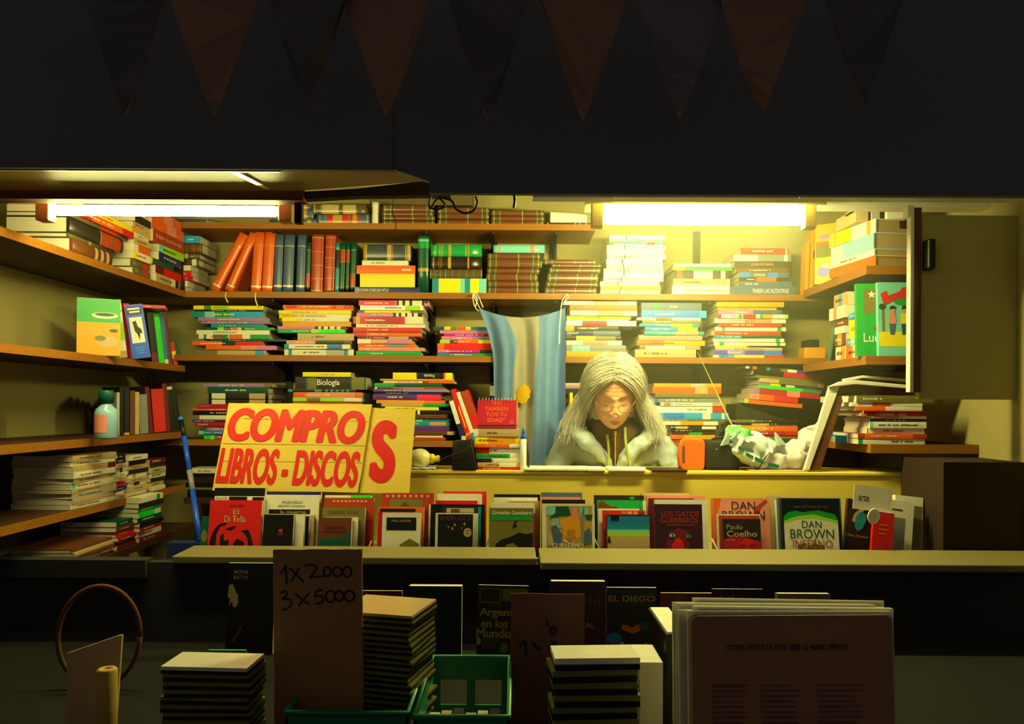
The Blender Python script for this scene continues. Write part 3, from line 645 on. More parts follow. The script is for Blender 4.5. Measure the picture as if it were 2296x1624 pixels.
stack('rightmost pile, third back shelf', 'R8', Yb, S3, [(1130, 1887, 198, 'amber', dict(ink=0)), (1140, 1832, 264, 'amber dark:.96-1'), (1150, 1862, 298, 'mauve slate:.55-1'), (1145, 1932, 348, 'cream red:0-.05 cream:.05-.3 green:.3-.34 red:.36-.54 white:.54-.6 green:.6-.64 amber:.64-.78 cream:.78-.95 lime:.95-1'), (1110, 1907, 392, 'cream salmon:.42-.8'), (1165, 1862, 442, 'rust'), (1113, 1907, 488, 'cream green:.1-.14 green:.88-.94'), (1072, 1852, 532, 'rust salmon:0-.05'), (1110, 1862, 584, 'teal dkgreen:.4-1'), (1093, 1887, 616, 'cream green:.88-.94'), (1100, 1902, 656, 'cream green:.08-.14 green:.88-.93'), (1110, 1702, 695, 'olive lime:0-.6 dark:.65-1'), (1120, 1867, 716, 'tan'), (1100, 1872, 748, 'violet lavender:.2-.45 blue:.72-.98', dict(t=('Psicología', 'cream', .2, .4, .4))), (1093, 1887, 802, 'green cream:0-.08 tealblue:.1-.3 yellow:.3-.72 red:.72-1')], 836, W=.2)

# ------------------------------------------------------------------ fourth shelf
S4 = SH[3]; Yb = YS+.024
e4 = 985
pg = 'black cream:.05-.28 dark:.3-.68 tan:.68-.95'
stack('pile left of painted sign', 'Q3', Yb, S4, [(145, 805, 184, 'mauve olive:.88-1'), (192, 770, 218, 'dkgreen'), (203, 772, 278, pg, dict(d='black boxed book with cream panels', ink=0)), (203, 772, 330, pg, dict(d='black boxed book with tan panels', ink=0)), (100, 740, 382, 'crimson', dict(t=('Geografía', 'pink', .02, .2, .45))), (48, 700, 424, 'brown orange:0-.5'), (52, 690, 444, 'black'), (115, 760, 488, 'cream'), (40, 680, 530, 'purple maroon:.3-1', dict(t=(None, 'cream', .05, .35, .35))), (68, 700, 558, 'crimson', dict(t=('Geografía', 'cream', .05, .2, .45))), (162, 780, 596, 'slate mauve:.05-.3'), (105, 740, 638, 'teal mint:0-.08 blue:.12-1'), (158, 780, 672, 'green springgreen:0-.1 lime:.1-.16 red:.2-1')], 718, W=.2)
stack('pile behind the painted sign', 'Q3', Yb, S4, [(1100, 1557, 72, 'yellow', dict(t=(None, 'orange', .35, .68, .4))), (1028, 1702, 116, 'dkgreen dark:.0-.14 olive:.17-.32 dark:.3-.78 olive:.8-.98', dict(t=('Biología', 'white', .31, .63, .6), d='thick dark green biology textbook')), (962, 1592, 236, 'black teal:0-.07 green:.4-.5 teal:.56-.6 teal:.64-.68 teal:.72-.76 teal:.8-.84 teal:.88-.92', dict(ink=0)), (1012, 1662, 262, 'orange salmon:.2-.9'), (1005, 1662, 316, 'lime olive:.2-.4 lime:.4-.55 cream:.75-1'), (1020, 1650, 352, 'orange'), (1010, 1660, 420, 'navy', dict(ink=0)), (1000, 1660, 520, 'tan', dict(ink=0)), (1010, 1660, 620, 'maroon', dict(ink=0))], 718, W=.2)
stack('big pile behind S sign', 'Q4', Yb, S4, [(-120, 710, 140, 'yellow black:.4-.85 red:.85-.88', dict(t=('Francés', 'cream', .53, .7, .5), flip=1, d='yellow French course book with black patch')), (-300, 712, 232, 'amber', dict(ink=0)), (-255, 740, 256, 'cream rust:.55-.64 orange:.64-1'), (-380, 560, 288, 'dkgreen green:0-.3'), (-372, 600, 346, 'maroon cream:0-.03 maroon:.03-.4 rust:.4-1'), (-395, 635, 374, 'lavender violet:0-.4'), (-380, 575, 412, 'navy'), (-400, 550, 446, 'purple hotpink:.65-1'), (-350, 615, 526, 'amber orange:.7-1'), (-280, 660, 574, 'tan green:.62-1', dict(ink=0)), (-230, 522, 616, 'yellow'), (-200, 722, 668, 'black cream:.46-.5', dict(ink=0)), (-290, 642, 726, 'brown tan:.0-.3'), (-260, 665, 784, 'teal mint:.5-.6 tealblue:.7-.9'), (-230, 668, 830, 'teal gold:.7-.95'), (-250, 660, 884, 'purple navy:.0-.3'), (-190, 735, 962, 'tan brown:.1-.9'), (-380, 582, 1012, 'cream teal:.3-.6'), (-350, 612, 1048, 'rust')], 1092, W=.2)
for (x0, x1, yb, yt, ln, sp, lab) in ((838, 905, 1060, 505, -17.5, 'cream navy:0-.42', 'cream and navy book leaning left behind the black box'), (925, 1000, 1085, 345, -19, 'red gold:.1-.14', 'red book leaning left against the big pile'),
      (1002, 1064, 1080, 385, -20, 'cream teal:0-.16', 'cream book leaning left between two red ones'), (1066, 1190, 1080, 375, -20, 'red rust:.5-1', 'thick red book leaning left behind the spiral calendar')):
    o, L, Th = upright('Q4', x0, x1, yt, yb, Yb-.03, S4, sp, lab, 'books leaning left on the fourth shelf', R(ln), .18)
    if 'red book' in lab and 'thick' not in lab: spine_text(o, L, Th, None, 'yellow', .25, .65, .5, flip=True)
upright('Q4', 1232, 1300, 285, 1085, Yb+.01, S4, 'navy cream:.82-1', 'navy book with cream top half hidden by the blue flag', None, 0, .16)
stack('stack between flag and hair', 'Q5', Yb, S4, [(350, 640, 420, 'tan', dict(ink=0)), (360, 640, 455, 'mauve', dict(ink=0)), (340, 640, 490, 'black', dict(ink=0)), (350, 640, 600, 'orange', dict(ink=0)), (360, 650, 650, 'olive', dict(ink=0)), (345, 640, 760, 'dark', dict(ink=0)), (345, 640, 900, 'tan', dict(ink=0)), (350, 650, 1020, 'navy', dict(ink=0))], 1130, W=.18)
upright('Q5', 418, 452, 545, 1090, Yb-.11, S4, 'yellow', 'narrow yellow book edge standing between flag and white hair', None, 0, .1)
stack('pile right of white hair', 'Q6', Yb, S4, [(150, 1018, 100, 'amber gray:.55-.77', dict(ink=0)), (132, 1018, 150, 'orange tan:.62-.8', dict(ink=0)), (170, 990, 232, 'olive', dict()), (118, 1010, 285, 'grey tealblue:0-.1'), (238, 1038, 348, 'cream salmon:.05-.16 salmon:.83-1'), (172, 1062, 392, 'white rust:.82-1', dict(t=(None, 'brown', .46, .74, .3))), (228, 1112, 480, 'skyblue blue:.05-.35 cream:.62-.74 skyblue:.74-.9 cream:.9-.94'), (200, 1062, 562, 'olive'), (198, 976, 590, 'cream amber:.38-.76', dict(ink=0)), (250, 990, 638, 'dark tan:.25-.45 cream:.7-.95'), (330, 945, 690, 'black', dict()), (370, 945, 728, 'darkbrown green:.4-.7'), (362, 937, 764, 'amber orange:.0-.3', dict(ink=0)), (375, 900, 820, 'rust')], 856, W=.2)
# the sloping pile above the plastic bag: a level lower half, a tilted upper half
low = [(1210, 2012, 562, 'darkbrown olive:.0-.3'), (1260, 2000, 600, 'dark tan:.2-.5'), (1180, 2002, 638, 'orange amber:0-.5'), (1200, 2002, 712, 'red crimson:.3-.8'), (1400, 1990, 760, 'orange'), (1500, 1992, 798, 'green dkgreen:.5-1')]
stack('level pile above plastic bag', 'Q6', Yb, S4, low, 856, W=.2)
sc_ = Yb/F/5.74
zt = S4+(856-562)*sc_
rol = R(5.0)
items = [(1322, 2225, 60, 'dark cream:0-.05 orange:.1-.16 black:.16-.3 teal:.3-.35 olive:.5-.6 cream:.6-.73 purple:.73-1'), (1420, 2290, 100, 'black crimson:.45-1'), (1455, 2300, 168, 'olive', ), (1500, 2330, 205, 'tan olive:.3-.9'), (1488, 2340, 258, 'mauve yellow:.18-.34 dark:.34-.42 cream:.42-.55 purple:.56-1'), (1490, 2310, 290, 'springgreen green:.7-1'), (1440, 2280, 332, 'crimson mauve:0-.08 salmon:.5-.7'), (1375, 2000, 410, 'orange salmon:.0-.2 red:.5-1'), (1310, 2060, 488, 'orange lime:0-.07')]
n_ = len(items); z = zt; ends = [i[2] for i in items]+[545]
xpiv = PX(*Z2P('Q6', 1322, 560), Yb)
dz_end = 0
for i in range(n_-1, -1, -1):
    x0, x1, yt, sp = items[i]
    Th = (ends[i+1]-ends[i])*sc_
    xa, xb = PX(Z2P('Q6', x0, 0)[0], 900, Yb), PX(Z2P('Q6', x1, 0)[0], 900, Yb)
    xm = (xa+xb)/2
    zo = z + .062 - (xm-xpiv)*math.tan(rol) + .004
    pos = ORD[i] if i < n_-1 else 'bottom one'
    o = book(f'{spec_words(sp)}, {pos} in the tilted pile above bag', 'books in the tilted pile above bag', xb-xa, .19+rnd.uniform(-.01, .01), Th*.97, sp, (xm, Yb-.004+rnd.uniform(-.005, .005), zo), Bflat(0, rol))
    z += Th/math.cos(rol)*.999
b = MB(); wx = xpiv+.02
b.prism([Vector((wx-.05, Yb+.02, zt+.0005)), Vector((wx+.15, Yb+.02, zt+.0005)), Vector((wx-.05, Yb+.02, zt+.062))], (0, .15, 0))
T(b.done('book_rest', mat('dark', .7)), 'dark wedge of folded papers tilting the pile above the plastic bag', 'papers')
# black piles low at the left, behind the blue broom
stack('dim pile, lowest back shelf', 'E', Yb, zlow, [(418, 530, 1054, 'cream'), (416, 525, 1064, 'black', dict(ink=0)), (420, 530, 1072, 'darkbrown', dict(ink=0)), (416, 535, 1086, 'black', dict(ink=0)), (418, 530, 1096, 'olive', dict(ink=0)), (420, 530, 1101, 'black', dict(ink=0))], 1118, W=.18)
# ------------------------------------------------------------------ books on the side walls
def sidestack(where, reg, base_z, items, side=-1, W=.19, rs=False, group=None, xo=0.0, yawx=0.0, nm='book'):
    """piles on the side shelves: spines towards the middle of the stall; items top to bottom: (zx0, zx1, thickness, spec, options)"""
    X = (XL if side < 0 else XR)+xo
    z = base_z; n = len(items)
    for i in range(n-1, -1, -1):
        zx0, zx1, th, sp = items[i][:4]; op = items[i][4] if len(items[i]) > 4 else {}
        pa, _ = Z2P(reg, zx0, 0); pb, _ = Z2P(reg, zx1, 0)
        ya, yb = X*F/(pa-CX), X*F/(pb-CX)
        ya, yb = min(ya, yb), max(ya, yb)
        ym = (ya+yb)/2
        Th = th*ym/F/REG[reg][2]
        L = yb-ya
        B = Bflat((PI/2 if side < 0 else -PI/2)+rnd.uniform(-.04, .04)+yawx)
        r_ = op.get('rs', rs)
        pos = '' if n == 1 else (ORD[i]+', ' if i < n-1 else 'bottom one, ')
        label = f"{op.get('d') or spec_words(sp)}, {pos}{where}"
        assert len(label.split()) <= 16, label
        x = X + side*rnd.uniform(0, .012) + side*op.get('in', 0)
        o = book(label, group or 'books of the '+where, L*.985, min(W, .25), Th*.985, sp, (x, ym, z), B, r_, r_, op.get('p', 'paper'), name=nm, cat=nm)
        if not r_ and rnd.random() < .6: print_lines(o, L, Th, INK.get(parse(sp)[0], 'cream'), .15, .65, rnd.randint(0, 999))
        if 't' in op: spine_text(o, L, Th, *op['t'])
        z += Th
sidestack('nearest pile, upper left shelf', 'R1', LS[0], [(-240, 440, 62, 'yellow'), (-262, 450, 78, 'red orange:.3-.8'), (-262, 405, 48, 'leather rust:.5-.8', dict(rs=1)), (-262, 355, 170, 'dark gold:.55-.57 rust:.58-.75 gold:.76-.77 rust:.78-.95', dict(rs=1, d='thick dark leather book with rust panel')), (-262, 285, 50, 'leather gold:.4-.45', dict(rs=1)), (-262, 222, 150, 'brown tan:.55-.62 tan:.7-.77 tan:.85-.92', dict(rs=1))])
sidestack('second pile, upper left shelf', 'R1', LS[0], [(430, 600, 70, 'cream'), (460, 648, 80, 'dark', ), (460, 640, 60, 'tan'), (460, 645, 60, 'amber tan:.3-.8'), (470, 640, 52, 'cream'), (460, 648, 66, 'tan'), (455, 650, 84, 'cream orange:.3-1'), (460, 650, 84, 'yellow cream:.2-.9'), (455, 650, 92, 'leather rust:.5-.95', dict(rs=1)), (455, 640, 82, 'leather rust:.5-.9', dict(rs=1))], W=.2)
sidestack('orange topped pile, upper left shelf', 'R1', LS[0], [(665, 1000, 112, 'orange salmon:.4-.7'), (665, 1005, 112, 'orange salmon:.45-.75'), (672, 1000, 142, 'rust', dict(t=(None, 'tan', .08, .88, .4))), (745, 1000, 90, 'lime mint:0-.2'), (720, 992, 92, 'navy', dict(t=(None, 'cream', .2, .75, .4))), (665, 900, 62, 'dkgreen'), (700, 990, 90, 'red maroon:.0-.3'), (690, 980, 92, 'tan cream:.6-.8 dark:.8-.95')], W=.22)
stack('corner pile, left end of second shelf', 'R1', YS+.015, S2, [(1005, 1186, 850, 'skyblue', dict(d='bright blue book')), (1000, 1202, 932, 'leather', dict(d='fat brown leather volume', rs=1)), (1000, 1172, 1038, 'leather cream:.0-.3', dict(rs=1)), (1000, 1165, 1100, 'leather cream:.6-.9', dict(rs=1)), (1005, 1085, 1180, 'cream'), (1000, 1092, 1240, 'red'), (1000, 1110, 1298, 'crimson'), (1000, 1052, 1352, 'cream dark:.0-.4'), (1000, 1048, 1415, 'tan dark:0-.5')], 1474, W=.18)
def sideup(items, base, side, yaw, where, group):
    X = -1.335 if side < 0 else 1.2
    for px0, px1, ytop, lean, sp, lab, Wd in items:
        pm = (px0+px1)/2
        Y = X*F/(pm-CX)
        w = (px1-px0)*Y/F/.93
        zt_ = PZ(pm, ytop, Y)
        L = (zt_-base)/math.cos(lean)
        B = Bup(lean, yaw)
        up = B @ Vector((1, 0, 0)); th = B @ Vector((0, 0, 1))
        o = Vector((X, Y, base)) - th*(w/2) + up*(L/2)
        o.z = base + L/2*math.cos(lean) + (w*abs(math.sin(lean)) if lean < 0 else 0)
        book(lab, group, L, Wd, w*.95, sp, o, B, Wd > .14, False)
sideup([(250, 284, 676, R(-7), 'cream mint:.78-.83 lime:.3-.6 tan:.0-.12', 'thick cream book with green stripe, first in the leaning row', .14), (284, 297, 682, R(-4), 'red crimson:0-.4', 'red upright book left of the blue picture book', .14),
  (341, 356, 704, R(-7), 'black maroon:0-.2', 'black upright book right of the blue picture book', .13), (356, 369, 705, R(-7), 'springgreen', 'bright green upright book, left wall', .13), (370, 378, 700, R(-7), 'tealblue cream:.0-.1', 'slim teal book beside the bright green one', .12),
  (379, 388, 698, R(-8), 'maroon', 'slim maroon upright book right of the bright green one', .13), (390, 399, 768, R(-12), 'red yellow:.3-.6', 'short red and yellow book leaning, left wall', .1), (402, 412, 766, R(-18), 'dkgreen', 'short dark green book leaning at the end of the row', .1)], LS[1], -1, R(50), '', 'books leaning on the left wall, second shelf')
bk = None
def cov(label, x0, x1, ytop, Y, spec, th=.018, base=None, tilt=R(9), roll=0, yaw=0, group='books facing forward on the counter', hard=False, pages='paper', ybot=None, nm='display_book'):  # default name serves every kind of book shown cover out
    """book standing with its front cover to the viewer; x0..x1, ytop are its pixel edges"""
    base = ZT if base is None else base
    xm = (x0+x1)/2
    L = .18
    for _ in range(4): L = (PZ(xm, ytop, Y+L*math.sin(tilt))-base)/math.cos(tilt)
    Wd = (PX(x1, ytop, Y)-PX(x0, ytop, Y))/max(.2, math.cos(yaw))
    B = Bcov(tilt, roll, yaw)
    up = B @ Vector((1, 0, 0))
    o = Vector((PX(x0, ytop, Y), Y, base+th*math.sin(tilt)+(Wd*math.sin(roll) if roll > 0 else 0))) + up*(L/2)
    o_ = book(label, group, L, Wd, th, spec, o, B, hard, False, pages, name=nm, cat=nm)
    v0 = unroll(xm, ytop)[1]; vb = (EYE-base)*F/Y
    yb_ = ytop + (vb-v0)
    return dict(o=o_, L=L, W=Wd, x0=x0, x1=x1, yt=ytop, yb=yb_)
def uv(c, px, py): return (px-c['x0'])/(c['x1']-c['x0']), (c['yb']-py)/(c['yb']-c['yt'])
def L3(c, px, py, lay=1):
    u, v = uv(c, px, py); u = min(.998, max(.002, u)); v = min(.998, max(.002, v))
    return Vector(((v-.5)*c['L'], u*c['W'], -.0005*lay))
def art(c, pts, col, lay=1, rough=.45, name='cover_art'):
    b = MB(); b.bm.faces.new([b.bm.verts.new(L3(c, x, y, lay)) for x, y in pts])
    return b.done(name, mat(col, rough), c['o'], recalc=False)
def rect(c, xa, ya, xb, yb, col, lay=1): return art(c, [(xa, ya), (xb, ya), (xb, yb), (xa, yb)], col, lay)
def disc(c, cx, cy, rx, ry, col, lay=2, n=18, rot=0):
    return art(c, [(cx+rx*math.cos(2*PI*k/n)*math.cos(rot)-ry*math.sin(2*PI*k/n)*math.sin(rot), cy+rx*math.cos(2*PI*k/n)*math.sin(rot)+ry*math.sin(2*PI*k/n)*math.cos(rot)) for k in range(n)], col, lay)
def tx(c, s, xa, ya, xb, yb, col, lay=3, bold=.0, shear=0, rot=0):
    a = L3(c, (xa+xb)/2, (ya+yb)/2, lay)
    sx = c['W']/(c['x1']-c['x0']); sy = c['L']/(c['yb']-c['yt'])
    ex = Vector((-math.sin(rot), math.cos(rot), 0)); ey = Vector((math.cos(rot), math.sin(rot), 0))
    return text(c['o'], s, mat(col, .45), cols(ex, ey, Vector((0, 0, -1)), a), (xb-xa)*sx, (yb-ya)*sy, bold, shear)
# two covers facing out among the leaning row on the left wall
c = cov('green and yellow picture book facing out, left end of the leaning row', 172, 250, 668, 2.5, 'yellow', .02, LS[1], R(4), 0, R(28), None, nm='picture_book')
rect(c, 172, 668, 250, 722, 'green', 1); rect(c, 172, 722, 250, 799, 'amber', 1)
disc(c, 222, 706, 24, 7, 'cream', 2); disc(c, 222, 704, 18, 4, 'dkgreen', 3); disc(c, 238, 740, 8, 4, 'brown', 2); disc(c, 226, 765, 20, 12, 'tan', 2); disc(c, 214, 758, 10, 6, 'olive', 3)
c = cov('blue picture book with small horse drawing, leaning, left wall', 298, 333, 685, 2.72, 'cobalt', .02, LS[1], R(3), R(-9), R(20), None, nm='picture_book')
rect(c, 300, 690, 331, 708, 'navy', 1); rect(c, 303, 714, 328, 772, 'cream', 1)
art(c, [(309, 724), (316, 722), (318, 735), (324, 742), (325, 752), (321, 750), (318, 766), (315, 752), (311, 745)], 'black', 2); rect(c, 303, 693, 327, 697, 'cream', 2); rect(c, 306, 700, 326, 704, 'cream', 2)
for k in range(3): rect(c, 306+k, 782+k*6, 326-k*2, 784+k*6, 'skyblue', 2)
o = book('red book lying flat across the tops of the leaning row', None, .085, .12, .012, 'red', (PX(356, 688, 2.95), 2.9, PZ(356, 693, 2.92)), Bflat(R(20)))
print_lines(o, .085, .012, 'cream', .1, .4, 3)

# third left shelf: jar and dark upright books
jx = PX(238, 975, 2.43)
j = root('glass_jar', (jx, 2.43, LS[2]), 'clear glass jar with dark green lid and paper label', 'jar')
b = MB(); b.lathe([(0, 0), (.03, 0), (.034, .006), (.034, .075), (.03, .09), (.018, .102), (.018, .112), (0, .112)], n=20); g = b.done('body', mat('babyblue', .12), j, smooth=True)
b = MB(); b.lathe([(0, .11), (.0215, .11), (.0215, .146), (.019, .149), (0, .149)], n=20); b.done('lid', mat('dkgreen', .4), j)
b = MB()
for k in range(10):
    a0, a1 = -PI*.75+k*.13, -PI*.75+(k+1)*.13
    b.quad([(.0346*math.cos(a0), .0346*math.sin(a0), .02), (.0346*math.cos(a1), .0346*math.sin(a1), .02), (.0346*math.cos(a1), .0346*math.sin(a1), .075), (.0346*math.cos(a0), .0346*math.sin(a0), .075)])
b.done('label_paper', mat('salmon', .6), j)
sideup([(262, 268, 880, 0, 'gray', 'grey upright book beside the glass jar', .13), (268, 277, 868, 0, 'black', 'black upright book right of the glass jar', .14), (279, 290, 872, 0, 'black gold:.0-.05', 'black upright book with gilt foot, third left shelf', .14), (292, 302, 876, 0, 'brown', 'brown upright book, third left shelf', .13), (303, 312, 879, 0, 'tan', 'tan upright book, third left shelf', .13),
  (314, 333, 885, R(-3), 'grey', 'wide grey upright book leaning beside the red one', .14), (335, 344, 868, R(-6), 'maroon', 'maroon book leaning against the bright red one', .13), (346, 373, 874, R(-5), 'red', 'wide bright red upright book, third left shelf', .14),
  (374, 384, 861, R(-6), 'maroon', 'tall maroon book right of the bright red one', .14), (385, 397, 868, R(-7), 'black cream:.93-1', 'black book with cream top, end of third left shelf', .12), (398, 408, 872, R(-9), 'black', 'black book leaning at the end of third left shelf', .1)], LS[2], -1, R(50), '', 'dark books standing on the left wall')
PB = [['tan', 'cream', 'tan maroon:.8-1', 'cream', 'tan', 'cream mint:0-.1', 'tan', 'gray', 'tan', 'cream'], ['black', 'dark', 'tan', 'gray dark:.4-.6', 'cream', 'tan', 'red', 'navy', 'cream', 'tan'], ['cream', 'black', 'tan', 'dark', 'cream tan:.2-.4', 'tan', 'cream dark:.3-.6', 'tan', 'cream'], ['maroon', 'dark', 'tan', 'cream lime:.1-.2', 'dark', 'tan', 'cream']]
for nm, (za, zb_), sps, tot in (('nearest', (-160, 205), PB[0], 405), ('second', (212, 300), PB[1], 370), ('third', (306, 480), PB[2], 350), ('far', (488, 625), PB[3], 260)):
    n_ = len(sps); its = []
    for i, sp in enumerate(sps): its.append((za+rnd.uniform(0, 10), zb_-rnd.uniform(0, 22), tot/n_*rnd.uniform(.8, 1.2), sp, dict()))
    sidestack(f'{nm} pile, fourth left shelf', 'Q2', LS[3], its, W=.18, nm='paperback')
for nm, (za, zb_), sps, tot in (('near', (-160, 205), ['brown', 'tan', 'brown', 'tan', 'brown'], 130), ('red', (215, 380), ['dkgreen', 'brown', 'red', 'crimson', 'black', 'maroon'], 230), ('green', (390, 600), ['cream green:.7-.85', 'dark', 'green', 'springgreen cream:.7-1', 'dkgreen', 'black', 'crimson', 'cream', 'maroon'], 350)):
    n_ = len(sps)
    sidestack(f'{nm} pile, lowest left shelf', 'Q2', 1.034, [(za+rnd.uniform(0, 12), zb_-rnd.uniform(0, 25), tot/n_*rnd.uniform(.8, 1.2), sp) for sp in sps], W=.18, xo=.05, nm='paperback')
# blue broom handle leaning at the left
h = root('broom', P(448, 1215, 2.42), 'blue broom handle leaning in the left corner, silver in the middle', 'broom'); h0 = P(448, 1215, 2.42)
def hp(x, y, Y): return P(x, y, Y)-h0
b = MB(); b.tube([hp(448, 1215, 2.42), hp(432, 1100, 2.52)], .0085, 10); b.done('lower_handle', mat('cobalt', .35), h)
b = MB(); b.tube([hp(432, 1100, 2.52), hp(425, 1056, 2.56)], .0088, 10); b.done('bare_metal_middle', mat('steel', .4), h)['label'] = 'worn silver middle'
b = MB(); b.tube([hp(425, 1056, 2.56), hp(413, 980, 2.62)], .0085, 10); b.done('upper_handle', mat('cobalt', .35), h)
b = MB(); b.tube([hp(413, 980, 2.62), hp(406, 944, 2.65)], .008, 10); b.done('grip', mat('black', .5), h)
b = MB(); b.tube([hp(406, 944, 2.65), hp(404.5, 936, 2.656)], [.009, .007], 10); b.done('end_cap', mat('blue', .35), h)
b = MB(); zz = .0; b.box((-.09, -.025, -(h0.z-1.036)+.0), (.02, .025, -.0)); b.done('brush_head', mat('navy', .6), h)

# ------------------------------------------------------------------ right wall
ya_, yb2 = 2.6, 2.86
zz = RS[0]
for i, (y0_, y1_, sp, d, tt) in enumerate([(571, 595, 'amber orange:.0-1', 'bright orange volume, bottom of the big pile on right wall', None), (555, 571, 'cream', 'cream volume with small print, in the big right wall pile', (None, 'dark', .25, .6, .35)), (519.5, 555, 'babyblue cream:0-.3', 'thick pale blue and cream volume, right wall pile', None), (487, 519.5, 'cream yellow:.0-.5 salmon:.12-.16 amber:.82-.9', 'thick yellow cream volume, top of the right wall pile', None)]):
    Th = (y1_-y0_)*2.6/F
    B = Bflat(-PI/2+R(9)+rnd.uniform(-.03, .03))
    xf, xbk = PX(1960, 560, ya_), PX(1862, 560, yb2)
    L = math.hypot(xf-xbk, yb2-ya_)
    o = book(d, 'big volumes piled on the right wall', L, .22, Th*.98, sp, ((xf+xbk)/2, (ya_+yb2)/2, zz), B, True, False, 'tan')
    if tt: spine_text(o, L, Th, *tt)
    zz += Th
sidestack('tan pair behind the orange volume', 'E', RS[0], [(1905, 1850, 20, 'tan brown:.5-.9'), (1900, 1846, 18, 'tan')], 1, W=.18, xo=.06)
c = cov('illustrated picture book standing at the far end, right wall', 1826, 1866, 506, 3.0, 'amber', .015, RS[0], R(3), 0, R(-35), None, nm='picture_book')
rect(c, 1828, 508, 1864, 524, 'amber', 1); rect(c, 1828, 548, 1864, 580, 'olive', 1); rect(c, 1828, 580, 1864, 655, 'lime', 1); disc(c, 1846, 534, 14, 5, 'mauve', 2); disc(c, 1842, 612, 12, 12, 'lavender', 2); disc(c, 1846, 598, 6, 6, 'cream', 3); rect(c, 1828, 545, 1864, 552, 'orange', 2)
zsh = PZ(1950, 492, 2.62)
for (xa, xb, yt, dd, col, lab) in ((1918, 1948, 468, .16, 'tan', 'tan cardboard box high on the right wall, first of three'), (1954, 1974, 466, .14, 'gray', 'grey cardboard box high on the right wall, middle one'), (1988, 2040, 464, .15, 'cream', 'cream cardboard box high on the right wall, beside the door')):
    b = MB(); x0, x1 = PX(xa, 480, 2.66), PX(xb, 480, 2.66); hh_ = PZ(xa, yt, 2.66)-zsh
    r = root('card_box', (x0, 2.66, zsh), lab, 'box', 'boxes high on the right wall')
    b.box((0, 0, 0), (x1-x0, dd, hh_)); b.done('body', mat(col, .7), r, bevel=.002)
    b = MB(); b.box((0, -.002, hh_*.8), ((x1-x0)*.48, dd*.5, hh_+.003)); b.box(((x1-x0)*.52, -.002, hh_*.8), (x1-x0, dd*.5, hh_+.003)); b.done('flap', mat(col, .6), r)
# middle right shelf: covers facing out and piles behind them
c = cov('bright green picture book with star, facing out on right wall', 1922, 1974, 637, 2.62, 'green', .02, RS[1], R(3), 0, R(-6), 'picture books facing out on the right wall', nm='picture_book')
rect(c, 1938, 650, 1970, 704, 'olive', 1)
art(c, [(1955+(9 if k % 2 == 0 else 4)*math.sin(PI*k/5), 662-(9 if k % 2 == 0 else 4)*math.cos(PI*k/5)) for k in range(10)], 'cream', 2)
tx(c, 'Luc', 1937, 748, 1970, 768, 'cream', 2); disc(c, 1964, 738, 6, 5, 'rust', 2)
c = cov('pale green picture book with red banner and two children, right wall', 1971, 2052, 634, 2.6, 'mint', .02, RS[1], R(3), 0, 0, 'picture books facing out on the right wall', nm='picture_book')
art(c, [(1977, 660), (1991, 653), (1994, 664), (2020, 655), (2026, 646), (2042, 643), (2050, 660), (2050, 700), (2043, 698), (2040, 668), (2012, 672), (1996, 682), (1985, 686)], 'red', 2)
art(c, [(2006, 675), (2030, 668), (2042, 672), (2040, 690), (2012, 684)], 'green', 1); rect(c, 1973, 745, 2050, 778, 'yellow', 1); rect(c, 1980, 690, 1986, 745, 'olive', 1); disc(c, 1981, 689, 8, 7, 'dkgreen', 2)
for k, (x, sh, pants) in enumerate(((2003, 'salmon', 'slate'), (2030, 'yellow', 'dkgreen'))):
    art(c, [(x-7, 703), (x+7, 703), (x+9, 727), (x-9, 727)], sh, 2); art(c, [(x-7, 727), (x+7, 727), (x+5, 752), (x-5, 752)], pants, 2); disc(c, x+1, 697, 6, 7, 'tan', 3); art(c, [(x-7, 696), (x-4, 688), (x+3, 686), (x+8, 690), (x+7, 694), (x-2, 694)], 'dark', 4)
sidestack('nearest pile, middle right shelf', 'E', RS[1], [(1930, 1899, 9, 'mint'), (1930, 1899, 14, 'skyblue blue:.2-.6'), (1930, 1898, 43, 'yellow', dict(d='thick yellow book')), (1930, 1896, 18, 'grey mint:.3-.8'), (1930, 1894, 28, 'amber cream:.5-1 orange:.0-.4')], 1, W=.16, xo=.01)
sidestack('second pile, middle right shelf', 'E', RS[1], [(1893, 1862, 29, 'tan skyblue:.4-.6'), (1893, 1856, 28, 'cream salmon:.3-.5'), (1892, 1868, 18, 'brown'), (1892, 1870, 16, 'cream'), (1892, 1868, 26, 'brown amber:.3-.7'), (1892, 1866, 34, 'cream amber:.5-.9')], 1, W=.16, xo=.02)
upright('E', 1854, 1862, 735, 806, 2.96, RS[1], 'dkgreen', 'thin dark green folder leaning behind the piles, right wall', None, R(8), .12, yaw=R(-30))
bx0 = P(1808, 805, 3.2)
for (xa, xb, ya, yb_, Y, col, lab) in ((1804, 1852, 777, 803, 3.2, 'amber', 'crumpled amber paper packet in the back right corner'), (1812, 1838, 759, 777, 3.21, 'black', 'small black box with green print in the back right corner')):
    b = MB(); zb_ = S3 if col == 'amber' else S3+ (803-777)*3.2/F
    b.box((PX(xa, ya, Y), Y, zb_), (PX(xb, ya, Y), Y+.08, zb_+(yb_-ya)*Y/F))
    o = b.done('paper_packet' if col == 'amber' else 'small_box', mat(col, .6), bevel=.004); T(o, lab, 'packet' if col == 'amber' else 'box')
